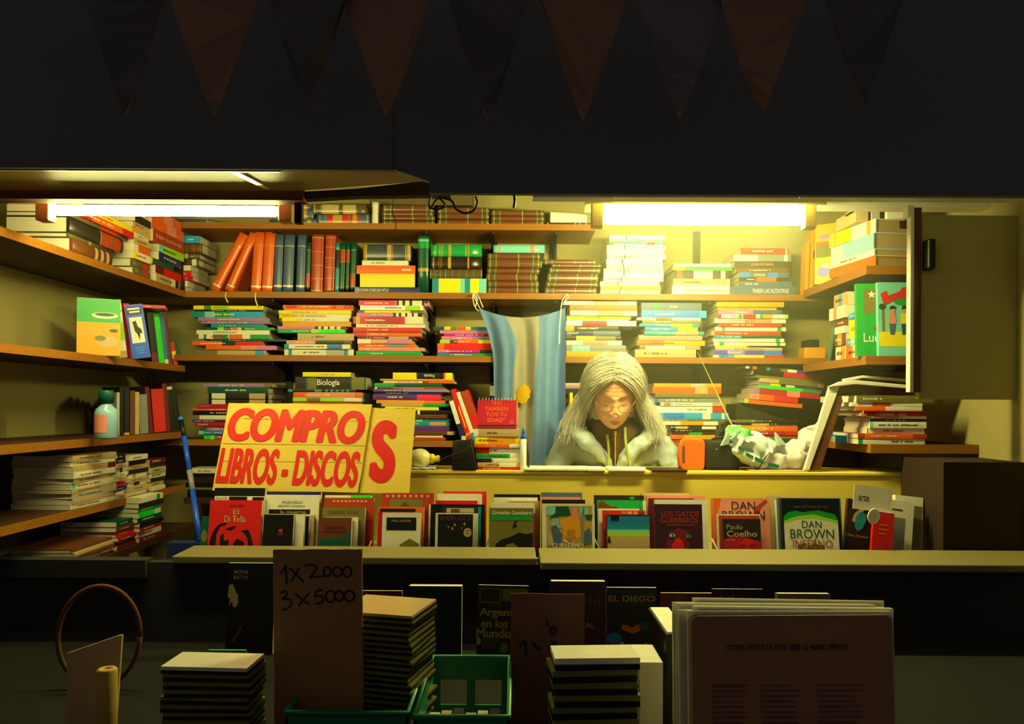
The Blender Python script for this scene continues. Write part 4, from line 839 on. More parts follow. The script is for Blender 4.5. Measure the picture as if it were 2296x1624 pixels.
# lower right shelf, spines to the viewer
stack('pile beyond the bent frame', 'Q7', 2.575, RS[2], [(760, 1700, 335, 'olive', dict(d='large flat olive album', w=.3)), (700, 1560, 420, 'cream orange:.3-.55', dict()), (750, 1558, 470, 'orange cream:.45-1', ), (850, 1600, 522, 'maroon'), (815, 1553, 546, 'salmon red:.1-.3 red:.55-.62 red:.75-1'), (940, 1610, 585, 'cream salmon:.05-.5'), (930, 1575, 618, 'dark'), (925, 1610, 655, 'cream green:0-.02 mint:.03-.06', dict(t=(None, 'dark', .15, .85, .25))), (890, 1582, 732, 'cream green:0-.02'), (780, 1612, 798, 'rust orange:.1-.8'), (780, 1592, 860, 'cream green:0-.07', dict(t=(None, 'dark', .5, .8, .3)))], 928, W=.2)
o = book('blue book sticking out left of the pile beyond the bent frame', None, .1, .14, .024, 'tealblue skyblue:.4-.7', (PX(1893, 950, 2.7), 2.66, RS[2]), Bflat(R(10)))
o.location.z = RS[2]; 
# ------------------------------------------------------------------ covers facing forward behind the ledge
def row(i): return 2.305+.024*i
# first group
cov('black book with author names, topmost behind the red cover, left end', 473, 588, 1097, row(3), 'black', .022); c = _c = cov('white and black patterned cover between red and black ones, left end', 474, 586, 1115, row(2), 'cream')
rect(c, 507, 1116, 548, 1250, 'black', 1); rect(c, 560, 1117, 586, 1250, 'black', 1)
c = cov('dull green cover peeking out left of the red one', 447, 520, 1160, row(1), 'dkgreen'); disc(c, 456, 1205, 7, 14, 'olive', 1)
c = cov('red cover with dark figure and gothic title, left end of display', 464, 582, 1124, row(0), 'red')
tx(c, 'JOHN KING', 509, 1134, 543, 1141, 'maroon', 2, .02); tx(c, 'El', 518, 1145, 531, 1156, 'tan', 2, .01); tx(c, 'Di Tella', 499, 1159, 547, 1174, 'tan', 2, .01)
for pts in ([(468, 1248), (469, 1215), (475, 1196), (486, 1180), (491, 1182), (483, 1200), (482, 1248)], [(488, 1178), (505, 1174), (503, 1180), (490, 1183)], [(503, 1189), (520, 1182), (528, 1184), (514, 1192)], [(538, 1193), (554, 1190), (562, 1206), (566, 1222), (567, 1248), (556, 1248), (555, 1215), (548, 1200)],
            [(492, 1205), (500, 1198), (500, 1216), (512, 1213), (511, 1248), (493, 1248)], [(522, 1222), (530, 1210), (546, 1218), (546, 1248), (523, 1248)]): art(c, pts, 'black', 2)
tx(_c, 'Eduardo', 478, 1117, 504, 1122, 'dark', 2)
# second group
cov('navy cover, tallest behind the white one with two author names', 594, 715, 1105, row(4), 'navy')
c = cov('white cover with two author names and dark title strip', 581, 712, 1112, row(3), 'cream')
tx(c, 'WALDO ANSALDI', 627, 1126, 674, 1132, 'dark', 2); tx(c, 'VERONICA GIORDANO', 619, 1135, 681, 1140, 'dark', 2); rect(c, 599, 1145, 692, 1155, 'black', 2); tx(c, 'la muerte', 625, 1147, 682, 1154, 'tan', 3)
cov('tan cover edge right of the small black one', 640, 701, 1158, row(2), 'tan'); cov('black cover edge between cream pages and tan edge', 630, 690, 1160, row(1)+.012, 'black'); cov('small cream book whose page edge shows beside the black one', 600, 679, 1155, row(1)-.008, 'cream', .014)
c = cov('small black cover with faint red emblem, in front of the white one', 587, 655, 1156, row(0), 'black', .014); disc(c, 627, 1192, 5, 4, 'rust', 1); disc(c, 627, 1200, 7, 3, 'maroon', 1)
# third group
c = cov('pale and lime topped book behind the rust brown cover', 724, 829, 1113, row(4), 'cream'); rect(c, 783, 1113, 828, 1250, 'springgreen', 1)
c = cov('rust brown cover with faint script, third group from left', 722, 835, 1119, row(3), 'rust', .02, group='books facing forward on the counter')
for k in range(9): rect(c, 742+k*9, 1124, 748+k*9, 1129, 'salmon', 1)
c = cov('greyish brown cover with faded title, third group from left', 719, 816, 1140, row(2), 'olive'); tx(c, 'CREDITO KING', 733, 1148, 800, 1156, 'brown', 2, .01)
cov('small cream paged book right of the brown and green cover', 725, 799, 1162, row(1), 'cream')
c = cov('small brown and green landscape cover, third group from left', 713, 786, 1163, row(0), 'brown'); art(c, [(713, 1250), (713, 1214), (735, 1207), (760, 1210), (785, 1193), (785, 1250)], 'dkgreen', 1); rect(c, 726, 1183, 772, 1187, 'maroon', 2); rect(c, 724, 1192, 775, 1196, 'maroon', 2)
# fourth group
c = cov('ornate brick red cover with green arch window', 853, 972, 1108, row(3), 'rust')
rect(c, 871, 1122, 946, 1250, 'olive', 1); art(c, [(896, 1138), (906, 1128), (916, 1138)], 'brown', 2)
for k in range(8): disc(c, 866+k*13, 1115, 4, 4, 'salmon', 1, 8)
c = cov('orange cover with dark top band, behind the small white one', 845, 949, 1139, row(2), 'orange'); rect(c, 850, 1143, 930, 1152, 'black', 1)
cov('crimson cover edge left of the small white one', 846, 930, 1150, row(1), 'crimson')
c = cov('small white cover with black rectangle and grey pyramid', 855, 942, 1152, row(0), 'cream')
rect(c, 865, 1163, 932, 1192, 'black', 1); tx(c, 'PAUL AUSTER', 877, 1168, 920, 1173, 'tan', 2); art(c, [(896, 1224), (918, 1210), (939, 1222), (939, 1250), (896, 1250)], 'olive', 1)
# fifth group
cov('red topped book, highest behind the dark detective cover', 992, 1090, 1104, row(5), 'red', .014); cov('thick cream topped book behind the dark detective cover', 978, 1080, 1111, row(4), 'cream', .03); cov('second red cover behind the dark detective cover', 975, 1070, 1124, row(3)+.02, 'red', .012)
c = cov('wide black cover with cream spine, behind the dark detective cover', 960, 1086, 1133, row(2)+.02, 'black', .014); rect(c, 957, 1133, 964, 1250, 'cream', 1); rect(c, 1071, 1138, 1078, 1250, 'teal', 1)
c = cov('dark cover with pale photo strip, behind the dark detective cover', 990, 1068, 1138, row(1)+.01, 'dark'); rect(c, 1000, 1142, 1062, 1152, 'tan', 1); rect(c, 1010, 1144, 1030, 1152, 'brown', 2)
cov('small cream paged book behind the dark detective cover', 985, 1071, 1153, row(1)-.01, 'cream', .014)
c = cov('dark detective cover with pale frame and round sticker', 975, 1061, 1152, row(0), 'cream', .012)
rect(c, 981, 1155, 1060, 1249, 'black', 1); tx(c, 'SHERLOCK', 985, 1159, 1058, 1169, 'brown', 2); disc(c, 1048, 1196, 9, 10, 'tan', 2)
rect(c, 1043, 1191, 1053, 1193, 'brown', 3); rect(c, 1044, 1197, 1052, 1199, 'brown', 3)
for x, y, q in ((1019, 1179, 'gold'), (1014, 1187, 'salmon'), (1041, 1177, 'gold'), (1005, 1184, 'olive'), (1035, 1186, 'rust'), (1000, 1180, 'dkgreen')): disc(c, x, y, 2.2, 3.2, q, 2, 8)
# sixth group
cov('black rimmed book with pale top, behind the grey landscape cover', 1107, 1212, 1111, row(4)+.01, 'black', .02); cov('pale cover with brown band, behind the grey landscape cover', 1107, 1206, 1118, row(3), 'cream', .02); cov('tan cover edge with black side, right of the red edge', 1140, 1211, 1125, row(2)+.012, 'tan', .012)
cov('cream cover right behind the grey landscape cover', 1102, 1199, 1129, row(1)+.012, 'cream', .014); cov('bright red cover edge right of the grey landscape cover', 1130, 1202, 1153, row(1)-.006, 'red', .01)
c = cov('grey landscape cover with green band and pale author name', 1096, 1197, 1141, row(0), 'olive', .012)
tx(c, 'Griselda Gambaro', 1103, 1147, 1193, 1156, 'cream', 2, .02); rect(c, 1100, 1157, 1194, 1168, 'green', 1)
art(c, [(1108, 1250), (1112, 1222), (1125, 1212), (1145, 1206), (1165, 1196), (1180, 1200), (1195, 1196), (1195, 1250)], 'black', 2); art(c, [(1150, 1186), (1153, 1172), (1162, 1168), (1156, 1176), (1160, 1184)], 'black', 2); art(c, [(1130, 1250), (1135, 1224), (1150, 1219), (1160, 1226), (1168, 1250)], 'olive', 3)
# seventh group
cov('slate topped cover behind the painted one', 1214, 1307, 1107, row(3), 'slate'); cov('red and cream topped cover behind the painted one', 1214, 1304, 1117, row(2), 'salmon'); cov('black topped cover right behind the painted one', 1216, 1314, 1123, row(1), 'black')
c = cov('cream cover with a painting of people in dark hats', 1216, 1335, 1132, row(0), 'cream')
rect(c, 1227, 1137, 1329, 1249, 'gold', 1)
for pts, q in (([(1228, 1138), (1248, 1138), (1247, 1150), (1240, 1158), (1228, 1158)], 'mint'), ([(1246, 1139), (1276, 1138), (1281, 1160), (1262, 1160), (1240, 1164), (1232, 1168), (1238, 1158), (1247, 1154)], 'dkgreen'), ([(1240, 1166), (1252, 1165), (1254, 1178), (1262, 1185), (1250, 1188), (1234, 1180)], 'babyblue'), ([(1236, 1186), (1247, 1180), (1262, 1202), (1258, 1228), (1244, 1228)], 'slate'),
               ([(1254, 1172), (1280, 1160), (1302, 1168), (1304, 1200), (1285, 1226), (1264, 1210), (1264, 1190)], 'amber'), ([(1282, 1140), (1295, 1140), (1297, 1166), (1284, 1172)], 'salmon'), ([(1270, 1196), (1280, 1188), (1290, 1192), (1291, 1202), (1276, 1204)], 'orange'), ([(1268, 1204), (1290, 1203), (1296, 1212), (1280, 1222), (1264, 1216)], 'cream'),
               ([(1300, 1140), (1320, 1140), (1320, 1155), (1302, 1160)], 'mint'), ([(1313, 1158), (1330, 1156), (1328, 1170), (1316, 1168)], 'dkgreen'), ([(1310, 1196), (1322, 1186), (1328, 1198), (1328, 1222), (1310, 1224)], 'slate'), ([(1304, 1160), (1309, 1140), (1312, 1140), (1310, 1228), (1304, 1228)], 'grey'), ([(1228, 1196), (1238, 1200), (1244, 1226), (1230, 1226)], 'tan')): art(c, pts, q, 2)
tx(c, 'GUILLERMO', 1239, 1221, 1309, 1232, 'cream', 3, .03)
# eighth group
c = cov('dark framed cover behind the green one', 1334, 1447, 1113, row(4), 'dark'); disc(c, 1420, 1119, 6, 3, 'green', 1)
c = cov('bright green cover with brown hill shape', 1341, 1452, 1124, row(3), 'green'); art(c, [(1343, 1150), (1344, 1130), (1352, 1126), (1362, 1132), (1372, 1138), (1384, 1138), (1390, 1146), (1386, 1152), (1386, 1240), (1343, 1240)], 'brown', 1); rect(c, 1444, 1125, 1452, 1250, 'cream', 1)
cov('cream topped book between green and red covers', 1343, 1436, 1143, row(2), 'cream')
c = cov('red cover with small orange pictures along its top', 1353, 1450, 1147, row(1), 'red'); 
for k, q in enumerate(('orange', 'amber', 'salmon', 'brown')): rect(c, 1396+k*13, 1149, 1406+k*13, 1156, q, 1)
c = cov('small teal and sand beach cover', 1361, 1459, 1157, row(0), 'dark')
for k, (ya, yb_, q) in enumerate(((1160, 1172, 'tealblue'), (1172, 1180, 'tealblue'), (1180, 1190, 'teal'), (1190, 1196, 'mint'), (1196, 1205, 'lime'), (1205, 1249, 'tan'))): rect(c, 1363, ya, 1458, yb_, q, 1)
rect(c, 1371, 1158, 1390, 1170, 'black', 2); art(c, [(1363, 1220), (1365, 1206), (1368, 1206), (1372, 1221)], 'black', 2)
# ninth group
cov('tan topped cover, tallest left of the red cat cover', 1441, 1550, 1108, row(5), 'tan'); cov('cream and orange topped book behind the red cat cover', 1453, 1586, 1114, row(4), 'salmon', .02); cov('dark maroon cover edge left of the red cat cover', 1458, 1560, 1120, row(3), 'maroon'); cov('pale mint cover right behind the red cat cover', 1472, 1591, 1124, row(2), 'cream', .026)
c = cov('dark red cover with green eyed cat', 1470, 1578, 1133, row(0)+.006, 'plum', .016)
tx(c, 'LOS GATOS', 1485, 1149, 1570, 1161, 'rust', 2); tx(c, 'GUERREROS', 1484, 1163, 1568, 1175, 'rust', 2); rect(c, 1495, 1178, 1560, 1181, 'brown', 2)
art(c, [(1490, 1250), (1496, 1215), (1506, 1195), (1522, 1186), (1540, 1192), (1552, 1205), (1548, 1225), (1540, 1250)], 'maroon', 1); art(c, [(1504, 1250), (1508, 1226), (1516, 1212), (1524, 1208), (1532, 1216), (1536, 1232), (1534, 1250)], 'red', 2)
disc(c, 1509, 1203, 6.5, 4, 'mint', 3); disc(c, 1546, 1205, 6, 4, 'green', 3); disc(c, 1510, 1203, 1.6, 3.4, 'black', 4); disc(c, 1546, 1205, 1.5, 3.2, 'black', 4)
# tenth group
c = cov('orange brown cover with big dark author name, behind the small dark one', 1603, 1730, 1121, row(2), 'salmon', .03); tx(c, 'DAN', 1645, 1129, 1698, 1147, 'darkbrown', 2); tx(c, 'BROWN', 1623, 1150, 1719, 1169, 'darkbrown', 2); art(c, [(1604, 1248), (1604, 1122), (1622, 1122), (1610, 1160), (1612, 1248)], 'orange', 1); art(c, [(1700, 1140), (1722, 1124), (1726, 1128), (1712, 1142), (1700, 1165), (1690, 1166)], 'rust', 1)
c = cov('rust cover with cream rim just behind the small dark one', 1612, 1709, 1155, row(1), 'cream', .014); rect(c, 1615, 1158, 1707, 1250, 'rust', 1)
c = cov('small dark cover fading to red with a mushroom shape', 1624, 1709, 1166, row(0), 'dark', .014); art(c, [(1625, 1249), (1625, 1212), (1640, 1207), (1665, 1205), (1690, 1212), (1708, 1216), (1708, 1249)], 'crimson', 1)
tx(c, 'Paulo', 1632, 1178, 1668, 1189, 'tan', 2); tx(c, 'Coelho', 1632, 1192, 1700, 1206, 'tan', 2, .015); tx(c, 'Brida', 1632, 1211, 1650, 1215, 'salmon', 2)
art(c, [(1661, 1222), (1666, 1213), (1677, 1209), (1688, 1212), (1692, 1222), (1682, 1224), (1684, 1234), (1692, 1249), (1664, 1249), (1672, 1234), (1673, 1225)], 'red', 2)
# eleventh group
cov('tan book between the orange brown and the big dark cover', 1722, 1813, 1114, row(3), 'tan', .02); cov('cream page edge left of the big dark cover', 1746, 1820, 1124, row(2), 'cream', .015)
cov('dark teal cover directly behind the big glowing one', 1751, 1893, 1119, row(1)+.006, 'slate', .016)
c = cov('big dark cover with glowing green sky and large author name', 1759, 1890, 1121, row(0), '0a1410', .02)
art(c, [(1762, 1249), (1762, 1162), (1772, 1152), (1790, 1148), (1805, 1152), (1815, 1150), (1840, 1147), (1860, 1152), (1878, 1156), (1884, 1166), (1884, 1249)], 'green', 1)
art(c, [(1762, 1249), (1762, 1172), (1780, 1164), (1800, 1160), (1830, 1156), (1850, 1162), (1866, 1166), (1884, 1170), (1884, 1249)], 'lime', 2); art(c, [(1762, 1249), (1762, 1178), (1790, 1170), (1830, 1166), (1860, 1172), (1884, 1178), (1884, 1249)], 'cream', 3)
tx(c, 'DAN', 1802, 1171, 1846, 1187, 'dkgreen', 4); tx(c, 'BROWN', 1775, 1190, 1873, 1211, 'dkgreen', 4); tx(c, 'INFERNO', 1780, 1214, 1869, 1231, 'rust', 4); tx(c, 'autor de El código Da Vinci', 1786, 1136, 1862, 1143, 'olive', 4)
for pts in ([(1830, 1206), (1833, 1214), (1832, 1228), (1828, 1222)], [(1790, 1226), (1806, 1221), (1815, 1226), (1830, 1222), (1850, 1228), (1850, 1249), (1790, 1249)]): art(c, pts, 'olive', 3)
# right end, tilted ones
TL = R(8)
cov('cream cover leaning at the very right end of display', 2004, 2068, 1118, row(4), 'cream', .02, roll=R(6)); cov('dark olive cover edge leaning right of the cream one', 1996, 2064, 1138, row(3), 'olive', .015, roll=TL)
c = cov('cream cover with small title leaning behind the red one', 1986, 2044, 1128, row(2), 'cream', .014, roll=TL); rect(c, 1994, 1148, 2018, 1151, 'dark', 1)
cov('small olive grey cover leaning between red and cream ones', 1978, 2026, 1164, row(1), 'grey', .012, roll=TL)
c = cov('bright red cover leaning at the right end of display', 1953, 2000, 1153, row(0)-.004, 'red', .012, roll=TL)
for k, (xa, xb, y) in enumerate(((1968, 1988, 1180), (1966, 1990, 1190), (1967, 1984, 1200))): rect(c, xa, y, xb, y+4, 'orange', 1)
c = cov('dark photo cover leaning, woman in teal dress, right end', 1893, 1964, 1128, row(1)+.01, 'darkbrown', .016, roll=TL)
art(c, [(1905, 1178), (1910, 1160), (1920, 1150), (1926, 1138), (1933, 1136), (1934, 1146), (1928, 1156), (1918, 1166), (1912, 1180)], 'tan', 1); art(c, [(1914, 1166), (1924, 1154), (1934, 1158), (1938, 1172), (1930, 1192), (1920, 1200), (1912, 1190)], 'teal', 2); disc(c, 1930, 1141, 4, 5, 'salmon', 3)
tx(c, 'Chau, mi amor', 1893, 1206, 1946, 1214, 'tan', 2, 0, .2); disc(c, 1938, 1162, 6, 3, 'olive', 1)
ov = P(1956, 1157, 2.30)
r = root('oval_medal', ov, 'shiny silver oval medal hung on the dark photo cover', 'medal')
b = MB(); M = Matrix.Rotation(R(-82), 3, 'X') @ Matrix.Rotation(R(14), 3, 'Z') 
sc = lambda p: p
b.lathe([(0, .0), (.013, 0), (.015, .002), (.0165, .004), (.0178, .0015), (.0175, -.001), (0, -.001)], n=28, M=Matrix.Rotation(R(12), 3, 'Y') @ Matrix.Diagonal((1, 1, 1.3)) @ Matrix.Rotation(PI/2, 3, 'X'))
b.done('rim', mat('lampwhite', .25), r, smooth=True)
r.location.y = 2.292
ca = P(1957, 1116, 2.338)
r = root('name_card', ca, 'cream card reading arte, tilted above the dark photo cover', 'card', None, Matrix.Rotation(R(7), 3, 'Y') @ Matrix.Rotation(R(-6), 3, 'X'))
k = 2.338/F
b = MB(); b.box((-43*k, 0, -30*k), (43*k, .002, 24*k)); b.done('sheet', mat('cream', .6), r)
text(r, 'arte', mat('dark', .5), cols(Vector((1, 0, 0)), Vector((0, 0, 1)), Vector((0, -1, 0)), Vector((-20*k, -.0006, -4*k))), 24*k, 14*k, .02)
# small slanted divider cards between the groups
for i, (xa, xb, y0_, y1_, lab) in enumerate(((818, 831, 1226, 1212, 'small pale card tip between third and fourth group of covers'), (1084, 1094, 1226, 1208, 'small pale card tip left of the grey landscape cover'), (1352, 1334, 1228, 1206, 'pale slanted strip between painted cover and beach cover'), (1617, 1598, 1230, 1208, 'pale slanted strip left of the orange brown cover'))):
    b = MB(); b.prism([P(xa, y0_+22, 2.33), P(xa+3, y0_+22, 2.33), P(xb+(3 if xb > xa else 0), y1_, 2.36), P(xb-(0 if xb > xa else 3), y1_+2, 2.36)], (0, .002, 0))
    T(b.done('divider_card', mat('cream', .6)), lab, 'card', 'divider cards between the covers')

# ------------------------------------------------------------------ painted cardboard signs
def board(name, label, cat, px4, Yt, Yb_, th, m, group=None):
    """px4: corners TL, TR, BR, BL in pixels"""
    pts = [P(px4[0][0], px4[0][1], Yt), P(px4[1][0], px4[1][1], Yt), P(px4[2][0], px4[2][1], Yb_), P(px4[3][0], px4[3][1], Yb_)]
    o3 = (pts[2]+pts[3])/2
    r = root(name, o3, label, cat, group)
    ey = ((pts[0]+pts[1])/2-o3).normalized(); ex = (pts[2]-pts[3]).normalized(); ez = ex.cross(ey).normalized(); ey = ez.cross(ex).normalized()
    return r, pts, ex, ey, ez
def sheet(r, pts, ez, th, m, rag=0, nm='board'):
    o3 = r.location
    out = []
    for i in range(4):
        a, b_ = pts[i], pts[(i+1) % 4]
        n = 12 if rag else 1
        for k in range(n):
            t = k/n
            p = a.lerp(b_, t)
            if rag and k: p = p + Vector((rnd.uniform(-rag, rag), 0, rnd.uniform(-rag, rag)))
            out.append(p-o3)
    b = MB(); b.prism(out, -ez*th); return b.done(nm, m, r)
def onplane(px, py, o3, ez):
    d = P(px, py, 1.0)-Vector((0, 0, EYE)); o = Vector((0, 0, EYE))
    t = (o3-o).dot(ez)/d.dot(ez); return o+d*t
YS_T, YS_B = 2.556, 2.485
r, pts, ex, ey, ez = board('painted_sign', 'yellow cardboard sign reading S, behind the larger sign', 'sign', [(826, 914), (932, 920), (917, 1107), (806, 1106)], YS_T+.009, YS_B+.011, .006, None)
sheet(r, pts, ez, .005, mat('cardboard', .6, 'card'), .0008)
def word(r, s, xa, ya, xb, yb_, ex, ey, ez, bold, shear, rot=0.0, col='d81810', lay=.001):
    o3 = r.location
    pc = onplane((xa+xb)/2, (ya+yb_)/2, o3, ez); pl = onplane(xa, (ya+yb_)/2, o3, ez); pr = onplane(xb, (ya+yb_)/2, o3, ez); pt = onplane((xa+xb)/2, ya, o3, ez); pb = onplane((xa+xb)/2, yb_, o3, ez)
    e1 = (ex*math.cos(rot)+ey*math.sin(rot)); e2 = ez.cross(e1)
    return text(r, s, mat(col, .5), cols(e1, e2, ez, pc-o3+ez*lay), (pr-pl).length, (pt-pb).length, bold, shear)
word(r, 'S', 830, 942, 888, 1083, ex, ey, ez, .075, .05)
r, pts, ex, ey, ez = board('painted_sign', 'large yellow cardboard sign in red letters leaning on the counter', 'sign', [(513, 904), (834, 907), (802, 1105), (476, 1100)], YS_T, YS_B, .006, None)
sheet(r, pts, ez, .005, mat('cardboard', .6, 'card'), .0012)
word(r, 'COMPRO', 511, 918, 819, 993, ex, ey, ez, .065, .2, R(-.6))
word(r, 'LIBROS - DISCOS', 487, 1008, 806, 1089, ex, ey, ez, .055, .18, R(-.9))
for xa, ya, xb, yb_ in ((548, 938, 830, 945), (500, 994, 822, 999), (492, 1033, 812, 1037)):     # crease lines across the board
    o3 = r.location; b = MB()
    p = [onplane(x, y, o3, ez)-o3+ez*.0014 for x, y in ((xa, ya), (xb, yb_), (xb, yb_+1.2), (xa, ya+1.2))]
    b.bm.faces.new([b.bm.verts.new(q) for q in p]); b.done('crease', mat('gold', .6), r, recalc=False)

# ------------------------------------------------------------------ things on the desk
stack('pile under the red calendar', 'Q4', 2.60, ZD, [(1012, 1656, 893, 'tan cream:.0-.1', dict(d='spiral bound pad', w=.12)), (1030, 1660, 998, 'yellow amber:.3-.9', dict(w=.13)), (1045, 1660, 1102, 'orange cream:.76-1', dict(w=.13)), (1033, 1660, 1152, 'cream red:0-.32', dict(w=.13)), (1045, 1660, 1240, 'cream green:0-.77', dict(w=.13)), (1060, 1665, 1304, 'cream darkbrown:0-.34', dict(w=.13)), (1065, 1670, 1362, 'tan cream:.5-.9', dict(w=.13)), (1072, 1692, 1424, 'red', dict(w=.13))], 1465, W=.13)
cz = ZD+(1465-893)*2.6/F/6.247
k = 2.61/F
r = root('desk_calendar', (PX(1114, 958, 2.61), 2.61, cz), 'red spiral desk calendar with orange lettering on the pile of books', 'calendar')
w2 = 44*k; hh = 65*k
b = MB(); b.prism([Vector((-w2, -.005, .013)), Vector((-w2, .018, hh)), Vector((-w2, .020, hh)), Vector((-w2, -.003, .013))], (2*w2, 0, 0)); b.done('front_page', mat('crimson', .45), r)
b = MB(); b.prism([Vector((-w2, .019, hh)), Vector((-w2, .060, 0)), Vector((-w2, .063, 0)), Vector((-w2, .021, hh))], (2*w2, 0, 0)); b.done('back_board', mat('maroon', .6), r)
b = MB(); b.prism([Vector((-w2, -.010, 0)), Vector((-w2, -.006, .011)), Vector((-w2, -.001, .011)), Vector((-w2, .06, .0))], (2*w2, 0, 0)); b.done('base_flap', mat('maroon', .5), r)
b = MB(); b.prism([Vector((w2, -.002, .015)), Vector((w2, .022, hh*.96)), Vector((w2, .027, hh*.96)), Vector((w2, .003, .015))], (.004, 0, 0)); b.done('page_block', mat('amber', .7, 'pages'), r)
for i in range(12):
    x = -w2*.9+i*2*w2*.9/11
    b = MB(); b.tube([(x, .014, hh-.004), (x, .013, hh+.003), (x, .019, hh+.0065), (x, .024, hh+.002), (x, .023, hh-.004)], .0007, 5); b.done('spiral_ring', mat('cream', .4), r)
e1, e3 = Vector((1, 0, 0)), Vector((0, -(hh-.013), .023)).normalized(); e2 = e3.cross(e1)
for s_, v, wd in (('"YO', .86, .25), ('TAMBIEN', .64, .6), ('TUVE TU', .42, .52), ('EDAD"', .2, .45)):
    text(r, s_, mat('orange', .5), cols(e1, e2, e3, Vector((-.03*w2, -.005+.023*v, .013+(hh-.013)*v))+e3*.0006), wd*2*w2, .165*(hh-.013), .02)
for v in (.07, .12, .18):
    q = Vector((.76*w2, -.005+.023*v, .013+(hh-.013)*v))+e3*.0006
    b = MB(); b.quad([q-e1*.11*w2-e2*.0008, q+e1*.11*w2-e2*.0008, q+e1*.11*w2+e2*.0008, q-e1*.11*w2+e2*.0008]); b.done('lettering', mat('pink', .5), r, recalc=False)
# glue bottle and pen
g0 = P(1173, 1044, 2.60); gk = 2.6/F
r = root('glue_bottle', (g0.x, 2.6, ZD), 'slim white glue bottle with blue cap beside the book pile', 'bottle')
h1 = PZ(1173, 984, 2.6)-ZD; h2 = PZ(1173, 976, 2.6)-ZD; h3 = PZ(1173, 959, 2.6)-ZD
b = MB(); b.lathe([(0, 0), (.0095, 0), (.0102, .003), (.0102, h1-.004), (.007, h1), (0, h1)], n=18); b.done('body', mat('white', .4), r, smooth=False)
b = MB(); b.lathe([(0, h1), (.0085, h1), (.009, h1+.004), (.007, h2), (.0045, h2+.004), (.0055, h2+.008), (.0035, h3-.006), (.001, h3), (0, h3)], n=16); b.done('cap', mat('cobalt', .35), r)
b = MB(); b.tube([(PX(1185, 1040, 2.62), 2.63, ZD), (PX(1184, 990, 2.62), 2.635, PZ(1184, 994, 2.62))], .0032, 8); T(b.done('pen', mat('navy', .4)), 'dark pen standing upright beside the glue bottle', 'pen')
# black box
b0 = P(1040, 1053, 2.57)
r = root('black_box', (b0.x, 2.572, ZD), 'black plastic box with sloping sides left of the book pile', 'box')
kx = 2.58/F; ht = PZ(1040, 986, 2.58)-ZD
b = MB(); b.loft([[Vector((-27*kx, 0, 0)), Vector((29*kx, 0, 0)), Vector((29*kx, .1, 0)), Vector((-27*kx, .1, 0))], [Vector((-26*kx, .004, ht*.95)), Vector((17*kx, .004, ht)), Vector((17*kx, .09, ht)), Vector((-26*kx, .09, ht*.95))]])
b.done('body', mat('black', .5), r, bevel=.004)
b = MB(); b.box((-6*kx, .01, ht*.985), (3*kx, .03, ht+.011)); b.done('paper_tab', mat('cream', .6), r)
b = MB(); b.tube([P(x, y, Yy) for (x, y), Yy in zip(smooth([(958, 1046), (970, 1040), (1000, 1026), (1040, 1010), (1056, 1000)]), [2.585]*4+[2.56]*99)], .0009, 5); T(b.done('cable', mat('brown', .5)), 'thin brown wire running over the black box to the bulb', 'cable')
# globe bulb and papers by the sign
bu = P(940, 1017, 2.60)
r = root('globe_bulb', (bu.x, 2.62, ZD+.034), 'cream globe bulb lying on its side behind the S sign', 'bulb')
kb = 2.6/F
b = MB(); b.lathe([(0, -.04), (.016, -.037), (.027, -.026), (.0325, -.008), (.033, .006), (.029, .018), (.021, .028), (.0155, .033)], n=24, M=Matrix.Rotation(PI/2, 3, 'Y')); b.done('globe', mat('bulb', .3), r, smooth=True)
b = MB(); b.lathe([(.0155, .032), (.016, .045), (.0135, .047), (.0095, .05), (.0095, .054), (.0115, .056), (.0115, .063), (.009, .066), (0, .066)], n=20, M=Matrix.Rotation(PI/2, 3, 'Y')); b.done('neck', mat('yellow', .4), r)
for z_, (xa, xb), col, lab in ((0, (918, 975), 'cream', 'loose cream papers under the globe bulb, lower sheet'),):
    b = MB(); n = 10
    for i in range(n):
        x0_, x1_ = PX(xa, 1048, 2.58)+i*.0085, PX(xa, 1048, 2.58)+(i+1)*.0085
        za, zb_ = ZD+.001+.003*math.sin(i*.9)**2, ZD+.001+.003*math.sin((i+1)*.9)**2
        b.prism([Vector((x0_, 2.577, za)), Vector((x1_, 2.577, zb_)), Vector((x1_, 2.577, zb_+.004)), Vector((x0_, 2.577, za+.004))], (0, .12, 0))
    T(b.done('papers', mat(col, .7)), 'loose cream papers under the globe bulb', 'papers')
r = root('globe_foot', (0, 0, 0), 'x', 'x'); bpy.data.objects.remove(r)
# open notebooks at the edge of the desk
r = root('notebook', (PX(1250, 1050, 2.575), 2.572, ZD), 'spiral notebook lying at the edge of the desk before the person', 'notebook')
hx = (PX(1325, 1050, 2.575)-PX(1177, 1050, 2.575))/2
b = MB(); b.box((-hx, 0, 0), (hx, .15, .006)); b.done('page_block', mat('cream', .7, 'pages'), r)
b = MB(); b.box((-hx, -.001, -.0), (hx, .15, .0014)); b.done('cover', mat('tan', .6), r)
b = MB()
for i in range(38):
    x = -hx+.002+i*(2*hx-.004)/37
    b.tube([(x, .004, .0065), (x, -.002, .0075), (x, -.003, .0035), (x, .0, .0005)], .0007, 4)
b.done('spiral_binding', mat('lampwhite', .3), r)
for (xa, xb, lab, ro) in ((1318, 1358, 'small white sheet folded over the desk edge beside the notebook', 6), (1366, 1448, 'white open pad lying at the edge of the desk before the person', -2)):
    b = MB(); b.box((PX(xa, 1050, 2.56), 2.566, ZD+.0005), (PX(xb, 1050, 2.56), 2.68, ZD+.008))
    o = b.done('paper_pad', mat('white', .6), bevel=.001); T(o, lab, 'paper pad', 'white pads on the desk')
